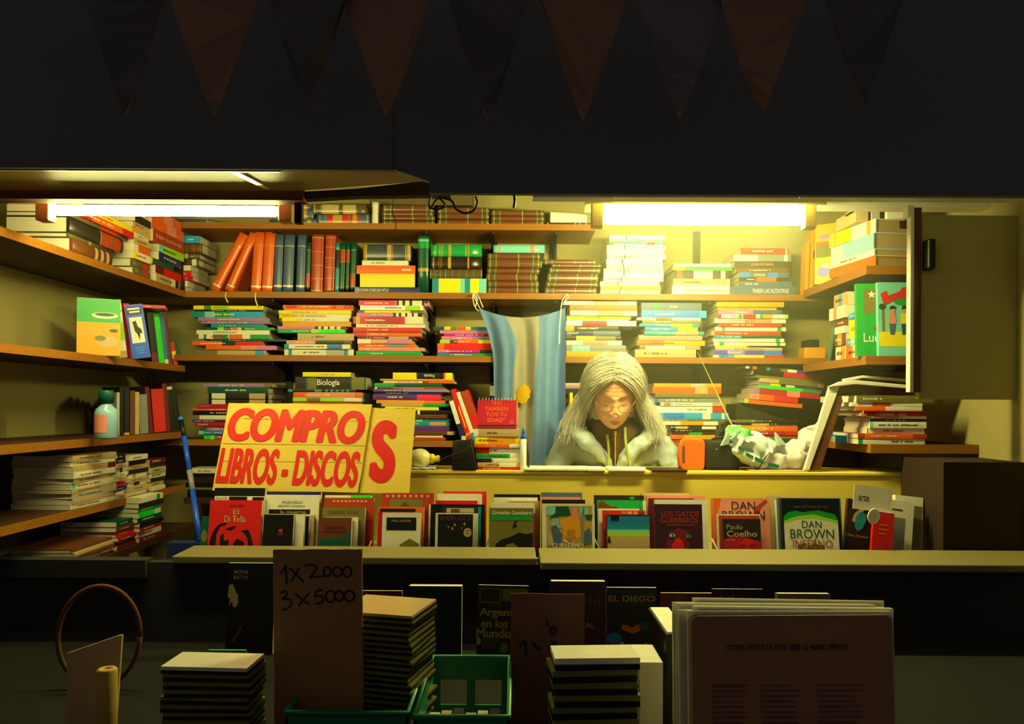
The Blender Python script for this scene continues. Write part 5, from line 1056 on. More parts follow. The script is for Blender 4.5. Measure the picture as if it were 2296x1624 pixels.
b = MB(); b.box((PX(1462, 1054, 2.56), 2.56, ZD+.0), (PX(1542, 1054, 2.56), 2.68, ZD+.006)); T(b.done('clipboard', mat('darkbrown', .5), bevel=.001), 'dark flat clipboard sticking out over the desk edge, right of the pad', 'clipboard')
# orange case
kk = 2.62/F
oc = P(1553, 1053, 2.62)
r = root('plastic_case', (oc.x, 2.63, ZD), 'orange plastic case with a long handle slot beside the person', 'case')
pts = [(-28, 10), (-24, 2), (-18, 0), (22, 0), (28, 4), (29, 12), (30, 58), (28, 66), (22, 70), (-14, 72), (-20, 69), (-26, 56), (-30, 35)]
b = MB(); b.prism([Vector((x*kk, 0, y*kk)) for x, y in pts], (0, .035, 0)); b.done('shell', mat('orange', .4), r, bevel=.005)
b = MB(); b.prism([Vector((x*kk, -.001, y*kk)) for x, y in [(-22, 18), (-19, 16), (-16, 18), (-16, 52), (-18, 57), (-21, 55), (-23, 36)]], (0, .01, 0)); b.done('handle_slot', mat('brown', .7), r)
bg_ = P(1620, 1053, 2.64)
r = root('shoulder_bag', (bg_.x, 2.64, ZD), 'black bag between the orange case and the plastic bag', 'bag')
b = MB(); b.loft([[Vector((s*w_*kk, y_, h_*kk)) for s, y_ in ((-1, 0), (-.6, -.008), (.6, -.008), (1, 0), (1, .1), (-1, .1))] for w_, h_ in ((38, 0), (40, 8), (40, 40), (38, 60), (30, 67))]); b.done('body', mat('black', .75, 'cloth'), r, bevel=.006)
b = MB(); b.tube([Vector((-20*kk, .03, 66*kk)), Vector((-10*kk, .03, 73*kk)), Vector((10*kk, .03, 73*kk)), Vector((20*kk, .03, 66*kk))], .005, 8); b.done('handle', mat('black', .7), r)
b = MB(); b.lathe([(0, 0), (.0025, 0), (.0025, .002), (0, .002)], c=(-15*kk, -.008, 47*kk), n=10, M=Matrix.Rotation(PI/2, 3, 'X')); b.done('stud', mat('steel', .3), r)
# ------------------------------------------------------------------ the person behind the desk
PXC = .352                                        # head centre
HC = Vector((PXC, 2.765, 1.548)); HM = Matrix.Rotation(R(-3), 3, 'Z') @ Matrix.Rotation(R(24), 3, 'X')
def hw(p): return HC + HM @ Vector(p)
def g(x, s): return math.exp(-.5*(x/s)**2)
def sm(t): t = max(0, min(1, t)); return t*t*(3-2*t)
def head_pt(az, z):
    """az 0 = face direction (-y), z from -.118 to .12"""
    c = .122
    rz = math.sqrt(max(0, 1-(z/c)**2))
    x = .072*math.sin(az)*rz; y = -.092*math.cos(az)*rz
    if z < 0:
        t = -z/.118
        x *= 1+.42*t*t*(1-.3*t) if t < .75 else 1+.42*.75*.75*(1-.225)*(1-(t-.75)*1.2)
        x *= 1-.30*t**1.5
        if y > 0: y *= 1-.35*t
        else: y *= 1+.32*sm(t*1.05)*(1 if t < .9 else 1-(t-.9)*1.5)
    f = sm((math.cos(az)-.15)/.5)
    if f > 0:
        ax = abs(x); d = 0
        d -= .0045*g(z-.022, .009)*g(ax-.028, .02)
        d += .011*g(z-.003, .011)*g(ax-.031, .014)
        d -= .0075*g(z+.001, .0075)*g(ax-.031, .0105)
        d += .002*g(z+.016, .003)*g(ax-.03, .012)            # bags under the eyes
        if z < .02:
            k = sm((.02-z)/.055)
            cut = 1 if z > -.040 else g(z+.040, .0085)
            d -= (.005+.0165*k)*g(x, .0085+.004*k)*cut
        d -= .0065*g(z+.037, .007)*g(ax-.0135, .0055)
        d += .003*g(z+.047, .004)*g(ax-.007, .004)
        d -= .006*g(z+.066, .018)*g(x, .026)
        d -= .0038*g(z+.0605, .0042)*g(x, .018); d -= .0042*g(z+.0735, .0046)*g(x, .015)
        d += .0048*g(z+.0668, .0022)*g(x, .021)
        xl = .017+(-.036-z)*.42
        if -.082 < z < -.034: d += .0032*g(ax-xl, .0035)*sm((-.034-z)/.01)*sm((z+.082)/.012)
        d -= .0065*g(z+.1, .012)*g(x, .016)
        d += .003*g(z+.085, .005)*g(x, .02)
        d -= .004*g(z+.026, .016)*g(ax-.042, .015)
        d += .0012*math.sin(z*520)*g(z-.055, .016)*g(x, .03)
        y += d*f
    return Vector((x, y, z))
def face_y(x, z):
    best = 0
    lo, hi = 0.0, 1.3
    for _ in range(30):
        m = (lo+hi)/2
        if head_pt(m, z).x < abs(x): lo = m
        else: hi = m
    return head_pt(lo, z).y
person = root('person', (.37, 2.98, .83), 'white haired seated person in pale hooded jacket and glasses, head bowed over desk', 'person')
po = Vector((.37, 2.98, .83))
def rings_ell(path, n=24):
    out = []
    for (c, rx, ry) in path:
        c = Vector(c); out.append([c+Vector((rx*math.cos(2*PI*k/n), ry*math.sin(2*PI*k/n), 0)) for k in range(n)])
    return out
def tosk(rings): return [[p-po for p in r] for r in rings]
b = MB()
NZ, NA = 76, 84
zs = [-.117+.2365*(.5-.5*math.cos(PI*i/(NZ-1)))for i in range(NZ)]
b.loft([[hw(head_pt(-PI+2*PI*k/NA, z))-po for k in range(NA)] for z in zs])
for s in (-1, 1):      # ears
    b.loft([[hw((s*(.070+.004*j), -.0+.013*rr*math.cos(a), -.004+.026*rr*math.sin(a)))-po for a in [2*PI*k/12 for k in range(12)]] for j, rr in enumerate((.7, 1, 1, .6))])
SX = .37
b.loft(tosk(rings_ell([((SX, 2.98, .80), .15, .11), ((SX, 2.98, .88), .165, .12), ((SX, 2.96, 1.0), .14, .105), ((SX, 2.93, 1.12), .15, .105), ((SX, 2.905, 1.24), .16, .105), ((SX, 2.88, 1.33), .165, .085), ((SX, 2.87, 1.385), .13, .07), ((SX-.004, 2.86, 1.42), .075, .06), ((SX-.008, 2.845, 1.46), .054, .054), ((PXC+.004, 2.815, 1.50), .052, .054), ((PXC, 2.79, 1.545), .05, .05)])))
ARM = {}
for s in (-1, 1):
    pts = [(SX+s*.10, 2.89, 1.355), (SX+s*.165, 2.885, 1.345), (SX+s*.195, 2.875, 1.26), (SX+s*.215, 2.87, 1.14), (SX+s*.205, 2.86, 1.085), (SX+s*.14, 2.845, 1.065), (SX+s*.075, 2.835, 1.06), (SX+s*.055, 2.83, 1.058)]
    rad = [.05, .052, .046, .042, .041, .036, .027, .025]
    ARM[s] = pts
    b.tube([Vector(p)-po for p in pts], rad, 16)
    # hand resting in the lap: palm, four unequal bent fingers, thumb from the side of the palm
    w0 = Vector((SX+s*.055, 2.83, 1.058))-po
    b.tube([w0, w0+Vector((-s*.02, -.012, .002)), w0+Vector((-s*.05, -.02, .0)), w0+Vector((-s*.072, -.022, -.004))], [.024, .033, .036, .03], 14, squash=.48)
    for i, ln in enumerate((.062, .072, .068, .052)):
        st = w0+Vector((-s*(.066), -.045+.0165*i, -.002))
        d1 = Vector((-s*.78, -.25+.12*i, -.35)).normalized(); d2 = Vector((-s*.5, -.15+.1*i, -.85)).normalized()
        b.tube([st, st+d1*ln*.5, st+d1*ln*.5+d2*ln*.3, st+d1*ln*.5+d2*ln*.5+Vector((s*.006, 0, -.004))], [.0092, .0088, .0078, .0066], 10)
    st = w0+Vector((-s*.022, -.036, .004))
    b.tube([st, st+Vector((-s*.02, -.022, .0)), st+Vector((-s*.042, -.026, -.006))], [.0115, .0098, .0076], 10)
    # leg
    b.tube([Vector(p)-po for p in ((SX+s*.085, 2.98, .875), (SX+s*.10, 2.86, .90), (SX+s*.105, 2.76, .885), (SX+s*.105, 2.735, .84), (SX+s*.105, 2.76, .65), (SX+s*.105, 2.79, .49))], [.09, .082, .066, .058, .052, .038], 16)
    b.tube([Vector(p)-po for p in ((SX+s*.105, 2.81, .455), (SX+s*.108, 2.76, .45), (SX+s*.11, 2.68, .435))], [.036, .04, .03], 12)
body = b.done('body', mat('skin', .55, 'skin'), person, smooth=True)
rm = body.modifiers.new('merge', 'REMESH'); rm.mode = 'VOXEL'; rm.voxel_size = .0028; rm.use_smooth_shade = True
sm_ = body.modifiers.new('soft', 'SMOOTH'); sm_.factor = .3; sm_.iterations = 1
# face details
def patch(name, f, us, vs, m, off=.0012, par=None):
    b = MB(); rows = []
    for u in us:
        rows.append([b.bm.verts.new(hw((lambda q: (q[0], face_y(*q)-off, q[1]))(f(u, v)))-po) for v in vs])
    for a, c in zip(rows, rows[1:]):
        for i in range(len(vs)-1): b.bm.faces.new([a[i], a[i+1], c[i+1], c[i]]).smooth = True
    return b.done(name, m, par or person)
lerp = lambda n: [i/n for i in range(n+1)]
for s in (-1, 1):
    patch('eyebrow', lambda u, v: (s*(.014+.032*u), .0235+.0035*math.sin(PI*u)-.005*u+(v-.5)*.0032*(1-.5*u)), lerp(10), lerp(2), mat('greyhair', .8), .0018)
    patch('lash_line', lambda u, v: (s*(.0205+.022*u), -.0045-.0035*math.sin(PI*u)+(v-.5)*.0022*math.sin(PI*min(.97, max(.03, u)))), lerp(12), lerp(1), mat('darkbrown', .6), .0012)
patch('lips', lambda u, v: ((u-.5)*.042, -.0668+(v-.5)*.0135*math.sin(PI*min(.985, max(.015, u)))**.7+.0015*abs(u-.5)), lerp(16), lerp(5), mat('lips', .5), .0008)
patch('lip_line', lambda u, v: ((u-.5)*.040, -.0668+(v-.5)*.0016+.0012*abs(u-.5)), lerp(12), lerp(1), mat('brown', .6), .0016)
# glasses
b = MB()
def lens_loop(s):
    out = []
    for k in range(21):
        a = 2*PI*k/20
        x = s*(.0345+.0235*math.copysign(abs(math.cos(a))**.75, math.cos(a))); z = -.006+.0145*math.copysign(abs(math.sin(a))**.8, math.sin(a))
        out.append(Vector((x, -.112-.004*math.cos((x)*25)+.07*abs(x)*.35, z)))
    return out
for s in (-1, 1):
    lp = lens_loop(s)
    b.tube([hw(p)-po for p in lp], .0011, 6)
    b.tube([hw(p)-po for p in ((s*.058, -.103, .0), (s*.066, -.085, .002), (s*.073, -.03, .002), (s*.073, .0, -.004))], .0014, 6)
b.tube([hw(p)-po for p in ((-.011, -.114, -.002), (-.004, -.117, .001), (.004, -.117, .001), (.011, -.114, -.002))], .0012, 6)
gl = b.done('glasses', mat('8a5a34', .3), person)
mg = bpy.data.materials.new('lens_glass'); mg.use_nodes = True
nt = mg.node_tree; tr = nt.nodes.new('ShaderNodeBsdfTransparent'); gs = nt.nodes.new('ShaderNodeBsdfGlossy'); gs.inputs['Roughness'].default_value = .08
ms = nt.nodes.new('ShaderNodeMixShader'); ms.inputs[0].default_value = .06
nt.links.new(tr.outputs[0], ms.inputs[1]); nt.links.new(gs.outputs[0], ms.inputs[2]); nt.links.new(ms.outputs[0], nt.nodes['Material Output'].inputs[0])
b = MB()
for s in (-1, 1): b.bm.faces.new([b.bm.verts.new(hw(p)-po) for p in lens_loop(s)[:-1]])
b.done('lens', mg, gl, recalc=False)
# hooded jacket
b = MB()
b.loft(tosk(rings_ell([((SX, 2.98, .84), .175, .135), ((SX, 2.965, .98), .165, .13), ((SX, 2.935, 1.1), .172, .13), ((SX, 2.91, 1.22), .182, .128), ((SX, 2.885, 1.31), .188, .108), ((SX, 2.873, 1.365), .168, .09), ((SX, 2.868, 1.405), .115, .078), ((SX, 2.865, 1.435), .082, .07)], 32)))
for s in (-1, 1):
    pts = [Vector(p)-po for p in ((SX+s*.09, 2.885, 1.352), (SX+s*.165, 2.878, 1.347), (SX+s*.205, 2.868, 1.27), (SX+s*.225, 2.86, 1.17), (SX+s*.218, 2.85, 1.08), (SX+s*.15, 2.84, 1.06), (SX+s*.085, 2.833, 1.058))]
    b.tube(pts, [.062, .066, .062, .06, .058, .052, .038], 20)
    for (a, c, r_) in (((SX+s*.135, 2.815, 1.335), (SX+s*.215, 2.825, 1.22), .014), ((SX+s*.235, 2.835, 1.33), (SX+s*.255, 2.822, 1.16), .013), ((SX+s*.20, 2.822, 1.32), (SX+s*.235, 2.808, 1.17), .012)):
        a, c = Vector(a), Vector(c)
        b.tube([a+Vector((0, .012, 0))-po, a.lerp(c, .33)+Vector((s*.004, 0, 0))-po, a.lerp(c, .66)-po, c+Vector((0, .012, 0))-po], [.005, r_, r_, .006], 10)
# hood lying round the neck, coming down to the front as two soft edges
HL = [(SX, 2.965, 1.455), (.27, 2.93, 1.455), (.212, 2.86, 1.442), (.222, 2.80, 1.425), (.252, 2.775, 1.396), (.287, 2.765, 1.362), (.318, 2.765, 1.325), (.345, 2.77, 1.285), (.355, 2.79, 1.2)]
HR = [(SX, 2.965, 1.455), (.46, 2.93, 1.455), (.512, 2.86, 1.438), (.50, 2.80, 1.42), (.462, 2.775, 1.388), (.425, 2.765, 1.352), (.395, 2.765, 1.318), (.37, 2.77, 1.28), (.362, 2.79, 1.2)]
for H in (HL, HR):
    b.tube([Vector(p)-po for p in smooth(H, 4)], [.034]*5+[.038]*8+[.032]*6+[.026]*6+[.02]*8, 14, squash=.75)
jk = b.done('hooded_jacket', mat('fabric', .9, 'cloth'), person, smooth=True)
rm = jk.modifiers.new('merge', 'REMESH'); rm.mode = 'VOXEL'; rm.voxel_size = .005; rm.use_smooth_shade = True
s2 = jk.modifiers.new('soft', 'SMOOTH'); s2.factor = .5; s2.iterations = 4
tx_ = bpy.data.textures.new('folds', 'CLOUDS'); tx_.noise_scale = .07; tx_.noise_depth = 2
dp = jk.modifiers.new('folds', 'DISPLACE'); dp.texture = tx_; dp.strength = .03; dp.mid_level = .5; dp.texture_coords = 'LOCAL'
# brown knit with zip inside the open jacket
b = MB()
rows = []
for z, xa, xb, y in ((1.465, .285, .425, 2.795), (1.44, .268, .445, 2.782), (1.41, .272, .44, 2.772), (1.37, .30, .405, 2.768), (1.33, .325, .385, 2.768), (1.29, .345, .372, 2.772)):
    rows.append([b.bm.verts.new(Vector((xa+(xb-xa)*t, y-.018*math.sin(PI*t)+.004, z))-po) for t in lerp(10)])
for a, c in zip(rows, rows[1:]):
    for i in range(10): b.bm.faces.new([a[i], a[i+1], c[i+1], c[i]]).smooth = True
b.loft([[Vector((SX-.012+rx*math.cos(2*PI*k/24), 2.845+oy+ry*math.sin(2*PI*k/24), z+.012*math.cos(2*PI*k/24+PI/2)))-po for k in range(24)] for z, rx, ry, oy in ((1.40, .095, .085, 0), (1.43, .085, .078, -.005), (1.455, .075, .068, -.01), (1.47, .07, .06, -.01))], cap=False)
kn = b.done('knit_collar', mat('brownknit', .95, 'cloth'), person)
so = kn.modifiers.new('thick', 'SOLIDIFY'); so.thickness = .004
b = MB(); zx = lambda z: Vector((.3575, 2.745 if z > 1.3 else 2.749, z))-po
b.tube([zx(1.41), zx(1.37), zx(1.33), zx(1.285)], .0022, 6); b.box(tuple(zx(1.408)+Vector((-.004, -.004, -.006))), tuple(zx(1.408)+Vector((.004, .0, .01)))); b.done('zip', mat('gold', .35), person)
for pts in (((.330, 2.748, 1.405), (.333, 2.742, 1.37), (.335, 2.742, 1.33), (.332, 2.742, 1.285)), ((.392, 2.752, 1.43), (.393, 2.742, 1.38), (.402, 2.740, 1.33), (.412, 2.742, 1.28))):
    b = MB(); b.tube([Vector(p)-po for p in smooth(pts, 5)], .0045, 8, squash=.5); b.done('drawstring', mat('9aa03c', .7), person)
b = MB()
for s in (-1, 1): b.tube([Vector(p)-po for p in ((SX+s*.07, 2.99, .875), (SX+s*.10, 2.86, .90), (SX+s*.105, 2.755, .885), (SX+s*.105, 2.73, .83), (SX+s*.105, 2.76, .65), (SX+s*.105, 2.79, .48))], [.105, .096, .08, .07, .066, .058], 18)
b.loft(tosk(rings_ell([((SX, 2.985, .825), .17, .125), ((SX, 2.985, .9), .172, .13), ((SX, 2.975, .97), .155, .12)])))
b.done('trousers', mat('navy', .9, 'cloth'), person, smooth=True)
for s in (-1, 1):
    b = MB(); b.tube([Vector(p)-po for p in ((SX+s*.105, 2.83, .44), (SX+s*.107, 2.77, .448), (SX+s*.11, 2.70, .436), (SX+s*.112, 2.655, .43))], [.042, .05, .046, .03], 14, squash=.8); b.done('shoe', mat('black', .6), person, smooth=True)
# long frizzy white hair
hr = random.Random(11)
b = MB()
def scalp(n, off): return hw((n.x*(.074+off), n.y*(.094+off)+.004, n.z*(.121+off)))
def strand(n0, n1, length, spread, rad, seg1=7, seg2=8, lift=.012):
    pts = []
    n0.normalize(); n1.normalize()
    th = math.acos(max(-1, min(1, n0.dot(n1))))
    ph = hr.uniform(0, 9); fr = hr.uniform(40, 90); am = hr.uniform(.001, .0048)
    of = lift*hr.uniform(.25, 1.3)
    for i in range(seg1+1):
        t = i/seg1
        n = (n0*math.sin((1-t)*th)+n1*math.sin(t*th))/max(1e-4, math.sin(th))
        p = scalp(n, .003+of*math.sin(PI*min(.6, .15+t*.55)))
        pts.append(p+Vector((math.sin(ph+t*5), math.cos(ph+t*4), math.sin(ph*2+t*6)))*am*.9)
    p = pts[-1]; d = (pts[-1]-pts[-2]).normalized()
    out = (HM @ Vector((n1.x, n1.y*.55, 0)))
    out.z = 0
    if out.length > 0: out.normalize()
    st = length/seg2
    for i in range(seg2):
        t = (i+1)/seg2
        d = (d*.55 + Vector((0, 0, -1))*.45 + out*spread*(.42-.34*t)).normalized()
        p = p + d*st + Vector((math.sin(ph+i*fr*.03), math.cos(ph*1.7+i*fr*.025), 0))*am
        pts.append(p)
    m = len(pts)
    b.tube([q-po for q in pts], [rad*(1-.55*(i/(m-1))) for i in range(m)], 4)
for i in range(3800):
    s = hr.choice((-1, 1))
    e = R(hr.uniform(40, 165))
    n0 = Vector((s*(hr.uniform(-.05, .3) if hr.random() < .5 else hr.uniform(0, .8)), -math.cos(e), math.sin(e)))
    k = (math.degrees(e)-40)/125
    yy = -.34+1.25*k**.85+hr.uniform(-.1, .1)
    n1 = Vector((s*math.sqrt(max(.02, 1-min(.98, yy*yy))), yy, hr.uniform(-.22, .05)))
    strand(n0, n1, hr.uniform(.075, .165)*(1.05 if k < .6 else .9), hr.uniform(.4, 1.5), hr.uniform(.0005, .0011), lift=hr.uniform(.012, .032))
for i in range(420):       # loose frizz standing off the head
    s = hr.choice((-1, 1)); e = R(hr.uniform(45, 150))
    n0 = Vector((s*hr.uniform(.05, .9), -math.cos(e), math.sin(e))); k = (math.degrees(e)-40)/125
    yy = -.25+1.1*k
    n1 = Vector((s*math.sqrt(max(.02, 1-min(.98, yy*yy))), yy, hr.uniform(-.3, .1)))
    strand(n0, n1, hr.uniform(.05, .15), hr.uniform(.8, 1.7), .00045, lift=.034)
# soft under layer so that the scalp never shows
rows = []
for i in range(13):
    pol = R(i*7.6)
    rows.append([])
    for k in range(32):
        a = 2*PI*k/32
        n = Vector((math.sin(pol)*math.sin(a), math.sin(pol)*math.cos(a)*1.0, math.cos(pol)))
        n = Matrix.Rotation(R(-38), 3, 'X') @ n        # cap tipped to the back of the head
        rows[-1].append(scalp(n, .005)-po)
b.loft(rows, cap=False)
for s in (-1, 1):
    b.loft([[Vector((HC.x+s*(xo+rx*math.cos(a)), HC.y+.035+yo+ry*math.sin(a), z))-po for a in [2*PI*k/12 for k in range(12)]] for z, xo, rx, yo, ry in ((1.62, .058, .016, .01, .05), (1.57, .084, .02, .005, .06), (1.52, .094, .018, .01, .055), (1.47, .106, .012, .01, .045), (1.44, .112, .004, .015, .02))])
b.loft([[Vector((HC.x+.085*math.cos(a), HC.y+.06+.05*math.sin(a), z))-po for a in [2*PI*k/16 for k in range(16)]] for z in (1.6, 1.52, 1.46, 1.42)])
hm = mat('hair', .6)
hair = b.done('hair', hm, person, smooth=True, recalc=False)
# stool and raised floor under the person
S(slab('floor', (-1.57, 2.2, 0), (1.5, YW, .395), mat('dark_shaded_wood', .7, 'wood')))
st = root('stool', (SX, 2.99, .395), 'plain wooden stool the person sits on behind the counter', 'stool')
b = MB(); b.lathe([(0, .375), (.15, .375), (.16, .385), (.16, .40), (.15, .405), (0, .405)], n=28); b.done('seat', mat('wood', .5, 'wood'), st)
for k in range(4):
    a = PI/4+k*PI/2
    b = MB(); b.tube([(.16*math.cos(a), .16*math.sin(a), 0), (.11*math.cos(a), .11*math.sin(a), .378)], .014, 10); b.done('leg', mat('wood', .5, 'wood'), st)

# ------------------------------------------------------------------ blue, white and blue flag hung from the second shelf
FR = [(690, 1074, 1136, 1209, 1267), (704, 1079, 1136, 1208, 1268), (722, 1086, 1140, 1208, 1268), (745, 1094, 1150, 1208, 1268), (770, 1100, 1160, 1207, 1268), (800, 1106, 1156, 1205, 1268), (850, 1107, 1150, 1200, 1268), (900, 1108, 1150, 1197, 1268), (950, 1108, 1153, 1195, 1268), (1000, 1109, 1157, 1193, 1268), (1049, 1110, 1160, 1192, 1268)]
fl = root('flag', P(1170, 690, 3.125), 'pale blue and white striped flag with yellow sun hanging from the second shelf', 'flag')
fo = fl.location.copy()
rows_y = [list(q) for q in smooth(FR, 4)]
b = MB(); V = []
N3 = 12
for ri, (y, xl, xa, xb, xr_) in enumerate(rows_y):
    line = []; fall = ri/(len(rows_y)-1)
    for sgm, (p, q) in enumerate(((xl, xa), (xa, xb), (xb, xr_))):
        for k in range(N3+(1 if sgm == 2 else 0)):
            t = k/N3; x = p+(q-p)*t
            w_ = (x-xl)/(xr_-xl)
            sag = 22*math.sin(PI*w_)**.8*max(0, 1-ri/9) if ri < 9 else 0
            amp = .004+.019*min(1, fall*2.2)
            dy = amp*(math.sin(w_*PI*4.6+.6+fall*.9)+.45*math.sin(w_*PI*9+fall*2.5)) + .012*math.sin(PI*w_)*(1-fall)
            line.append(b.bm.verts.new(P(x, y+sag, 3.105+dy)-fo))
    V.append(line)
sunc = (1173, 884)
for ri in range(len(V)-1):
    for k in range(len(V[0])-1):
        f_ = b.bm.faces.new([V[ri][k], V[ri+1][k], V[ri+1][k+1], V[ri][k+1]]); f_.smooth = True
        mi = 0 if (k < N3 or k >= 2*N3) else 1
        f_.material_index = mi
cl = b.done('cloth', [mat('flagblue', .75, 'thin'), mat('flagwhite', .75, 'thin')], fl, recalc=False)
sd = cl.modifiers.new('smooth', 'SUBSURF'); sd.levels = 1; sd.render_levels = 2
b = MB(); pts = []
for k in range(20):
    a = 2*PI*k/20; rr = 1.0 if k % 2 else .86
    pts.append((sunc[0]+17*rr*math.cos(a)-3*math.sin(a), sunc[1]+23*rr*math.sin(a)))
vs = [b.bm.verts.new(P(x, y, 3.075+.012*((x-sunc[0])/17)**2)-fo) for x, y in pts]; cv = b.bm.verts.new(P(sunc[0], sunc[1], 3.072)-fo)
for k in range(20): b.bm.faces.new([vs[k], vs[(k+1) % 20], cv]).smooth = True
b.done('sun_emblem', mat('sun', .7, 'thin'), fl, recalc=False)
b = MB(); b.tube([P(x, y, Y)-fo for (x, y), Y in zip(smooth([(1074, 698), (1066, 690), (1070, 672), (1062, 660), (1060, 668), (1064, 688)]), [3.1]*99)], .0022, 6); b.tube([P(x, y, 3.12)-fo for x, y in smooth([(1083, 690), (1074, 668), (1066, 657), (1061, 661), (1068, 676), (1077, 694)])], .0022, 6); b.done('hanging_cord', mat('rope', .7), fl)
b = MB(); b.tube([P(x, y, 3.1)-fo for x, y in smooth([(1254, 772), (1255, 730), (1258, 690), (1262, 672), (1271, 660), (1273, 668), (1266, 676), (1262, 684)])], .0022, 6); b.done('hanging_cord', mat('rope', .7), fl)
for x, y in ((1066, 657), (1270, 660)):
    pass
b = MB()
for x in (1064, 1269): b.lathe([(0, 0), (.003, 0), (.003, .03), (0, .03)], c=P(x, 660, 3.122)-fo, n=10, M=Matrix.Rotation(-PI/2, 3, 'X'))
b.done('nail', mat('steel', .4), fl)

# ------------------------------------------------------------------ crumpled plastic bag and the thin rod
pbp = [(1632, 985, .030), (1650, 985, .05), (1680, 1003, .058), (1710, 1018, .055), (1745, 1026, .042), (1780, 1020, .046), (1808, 1000, .040), (1826, 970, .028), (1836, 945, .014)]
pb = root('plastic_bag', (PX(1730, 1050, 2.66), 2.66, ZD), 'crumpled white and green plastic shopping bag on the desk', 'bag')
po2 = pb.location.copy()
from mathutils import noise
def crumple(p, a): return Vector((noise.noise(p*30), noise.noise(p*30+Vector((7, 3, 1))), noise.noise(p*30+Vector((2, 9, 4)))))*a + Vector((noise.noise(p*55), noise.noise(p*55+Vector((4, 4, 4))), noise.noise(p*55+Vector((8, 1, 6)))))*a*.45
def bagpart(nm, pts, m, n=40, am=.021):
    b = MB(); P3 = [P(x, y, 2.66) for x, y, _ in pts]; rr = [q[2] for q in pts]
    sp = smooth([tuple(p)+(q,) for p, q in zip(P3, rr)], 9); rings = []
    for i, (x, y, z, q) in enumerate(sp):
        t = Vector(sp[min(i+1, len(sp)-1)][:3])-Vector(sp[max(0, i-1)][:3]); t.normalize()
        u_ = Vector((0, 1, 0)); v_ = t.cross(u_).normalized(); ring = []
        for k in range(n):
            a = 2*PI*k/n; p = Vector((x, y, z))+u_*(q*.9*math.cos(a))+v_*(q*math.sin(a))
            p = p+crumple(p, am); p.z = max(p.z, ZD+.001+.002*abs(noise.noise(p*40))); ring.append(p-po2)
        rings.append(ring)
    b.loft(rings); return b.done(nm, m, pb, smooth=False)
bagpart('green_side', pbp[:4], mat('d0dcb0', .35, 'bag')); bagpart('white_side', pbp[3:], mat('lampwhite', .3, 'thin'))
for (xa, ya, xb, yb_) in ((1634, 968, 1618, 1000), (1660, 965, 1640, 985), (1740, 970, 1744, 1000)): 
    b = MB(); b.prism([P(xa, ya, 2.62)-po2, P(xb, yb_, 2.61)-po2, P(xb+18, yb_-4, 2.63)-po2], (0, .02, .0)); b.done('torn_corner', mat('d0dcb0', .4, 'thin'), pb)
b = MB()
for xa, ya, xb, yb_ in ((1655, 1008, 1668, 1014), (1672, 1022, 1688, 1030), (1692, 1032, 1712, 1042), (1722, 1046, 1745, 1050)):
    b.prism([P(xa, ya, 2.594)-po2, P(xb, yb_, 2.594)-po2, P(xb+2, yb_-7, 2.597)-po2, P(xa+2, ya-8, 2.597)-po2], (0, .004, 0))
b.done('printed_marks', mat('dkgreen', .5), pb)
r = root('paper_tray', (PX(1740, 1052, 2.6), 2.58, ZD), 'flat pale tray under the plastic bag at the desk edge', 'tray')
b = MB(); b.box((-58*2.6/F, 0, 0), (66*2.6/F, .12, .0035)); b.done('base', mat('tan', .6), r, bevel=.001)
pb.location.z += .0
b = MB(); b.tube([P(1656, 985, 2.64), P(1612, 892, 2.82), P(1564, 790, 3.0)], [.0028, .002, .0012], 8)
T(b.done('thin_rod', mat('rod', .4)), 'thin pale rod rising slantwise out of the plastic bag', 'rod')
# ------------------------------------------------------------------ table and wares in front of the counter
ZF = .858
t_ = root('display_table', (0, 1.4, 0), 'dark table in the shade that carries records, crates and boxes', 'table')
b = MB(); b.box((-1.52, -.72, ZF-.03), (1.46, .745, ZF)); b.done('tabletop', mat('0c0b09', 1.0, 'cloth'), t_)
for sx in (-1, 1):
    for yy in (-.65, .68):
        b = MB(); b.box((sx*1.4-.03, yy-.03, 0), (sx*1.4+.03, yy+.03, ZF-.03)); b.done('leg', mat('darkbrown', .7), t_)
def lcov(label, x0, x1, yt, Y, spec, th=.015, **k): return cov(label, x0, x1, yt, Y, spec, th, base=ZF, group='books standing in the shade below the ledge', tilt=R(4), nm=k.pop('nm', 'magazine'), **k)  # row is mostly books, with a single magazine among them
# row standing below the ledge
c = lcov('black cover with faded lettering and a pale hand, left below the ledge', 505, 612, 1264, 2.04, 'black', .016)
tx(c, 'MONS', 521, 1280, 553, 1288, 'gold', 2, .02); tx(c, 'ESTU', 521, 1292, 551, 1300, 'gold', 2, .02)
art(c, [(510, 1314), (518, 1311), (524, 1322), (526, 1330), (531, 1335), (532, 1352), (528, 1362), (521, 1364), (518, 1350), (511, 1360), (514, 1345), (508, 1340)], 'tan', 1)
art(c, [(519, 1440), (527, 1428), (541, 1404), (546, 1394), (547, 1398), (535, 1422), (524, 1443)], 'brown', 1)
lcov('brown red book lying open edge up, just right of the price cardboard', 790, 900, 1326, 1.92, 'maroon', .012)
c = lcov('wide black book with thick pale page edge, below the ledge', 914, 1035, 1317, 1.95, 'black', .034); 
c = lcov('dark football magazine with stacked yellow title, below the ledge', 1068, 1183, 1315, 1.95, 'dark', .012, roll=R(1))
rect(c, 1072, 1321, 1121, 1355, 'olive', 1); rect(c, 1075, 1324, 1118, 1352, 'dark', 2); rect(c, 1124, 1322, 1180, 1350, 'olive', 1)
for s_, xa, ya, xb, yb_ in (('Argentina', 1073, 1366, 1180, 1389), ('en los', 1077, 1391, 1138, 1410), ('Mundiales', 1067, 1412, 1178, 1433)): tx(c, s_, xa, ya, xb, yb_, 'gold', 3, .03)
for k in range(4): rect(c, 1080, 1437+k*5, 1120-k*4, 1439+k*5, 'olive', 2)
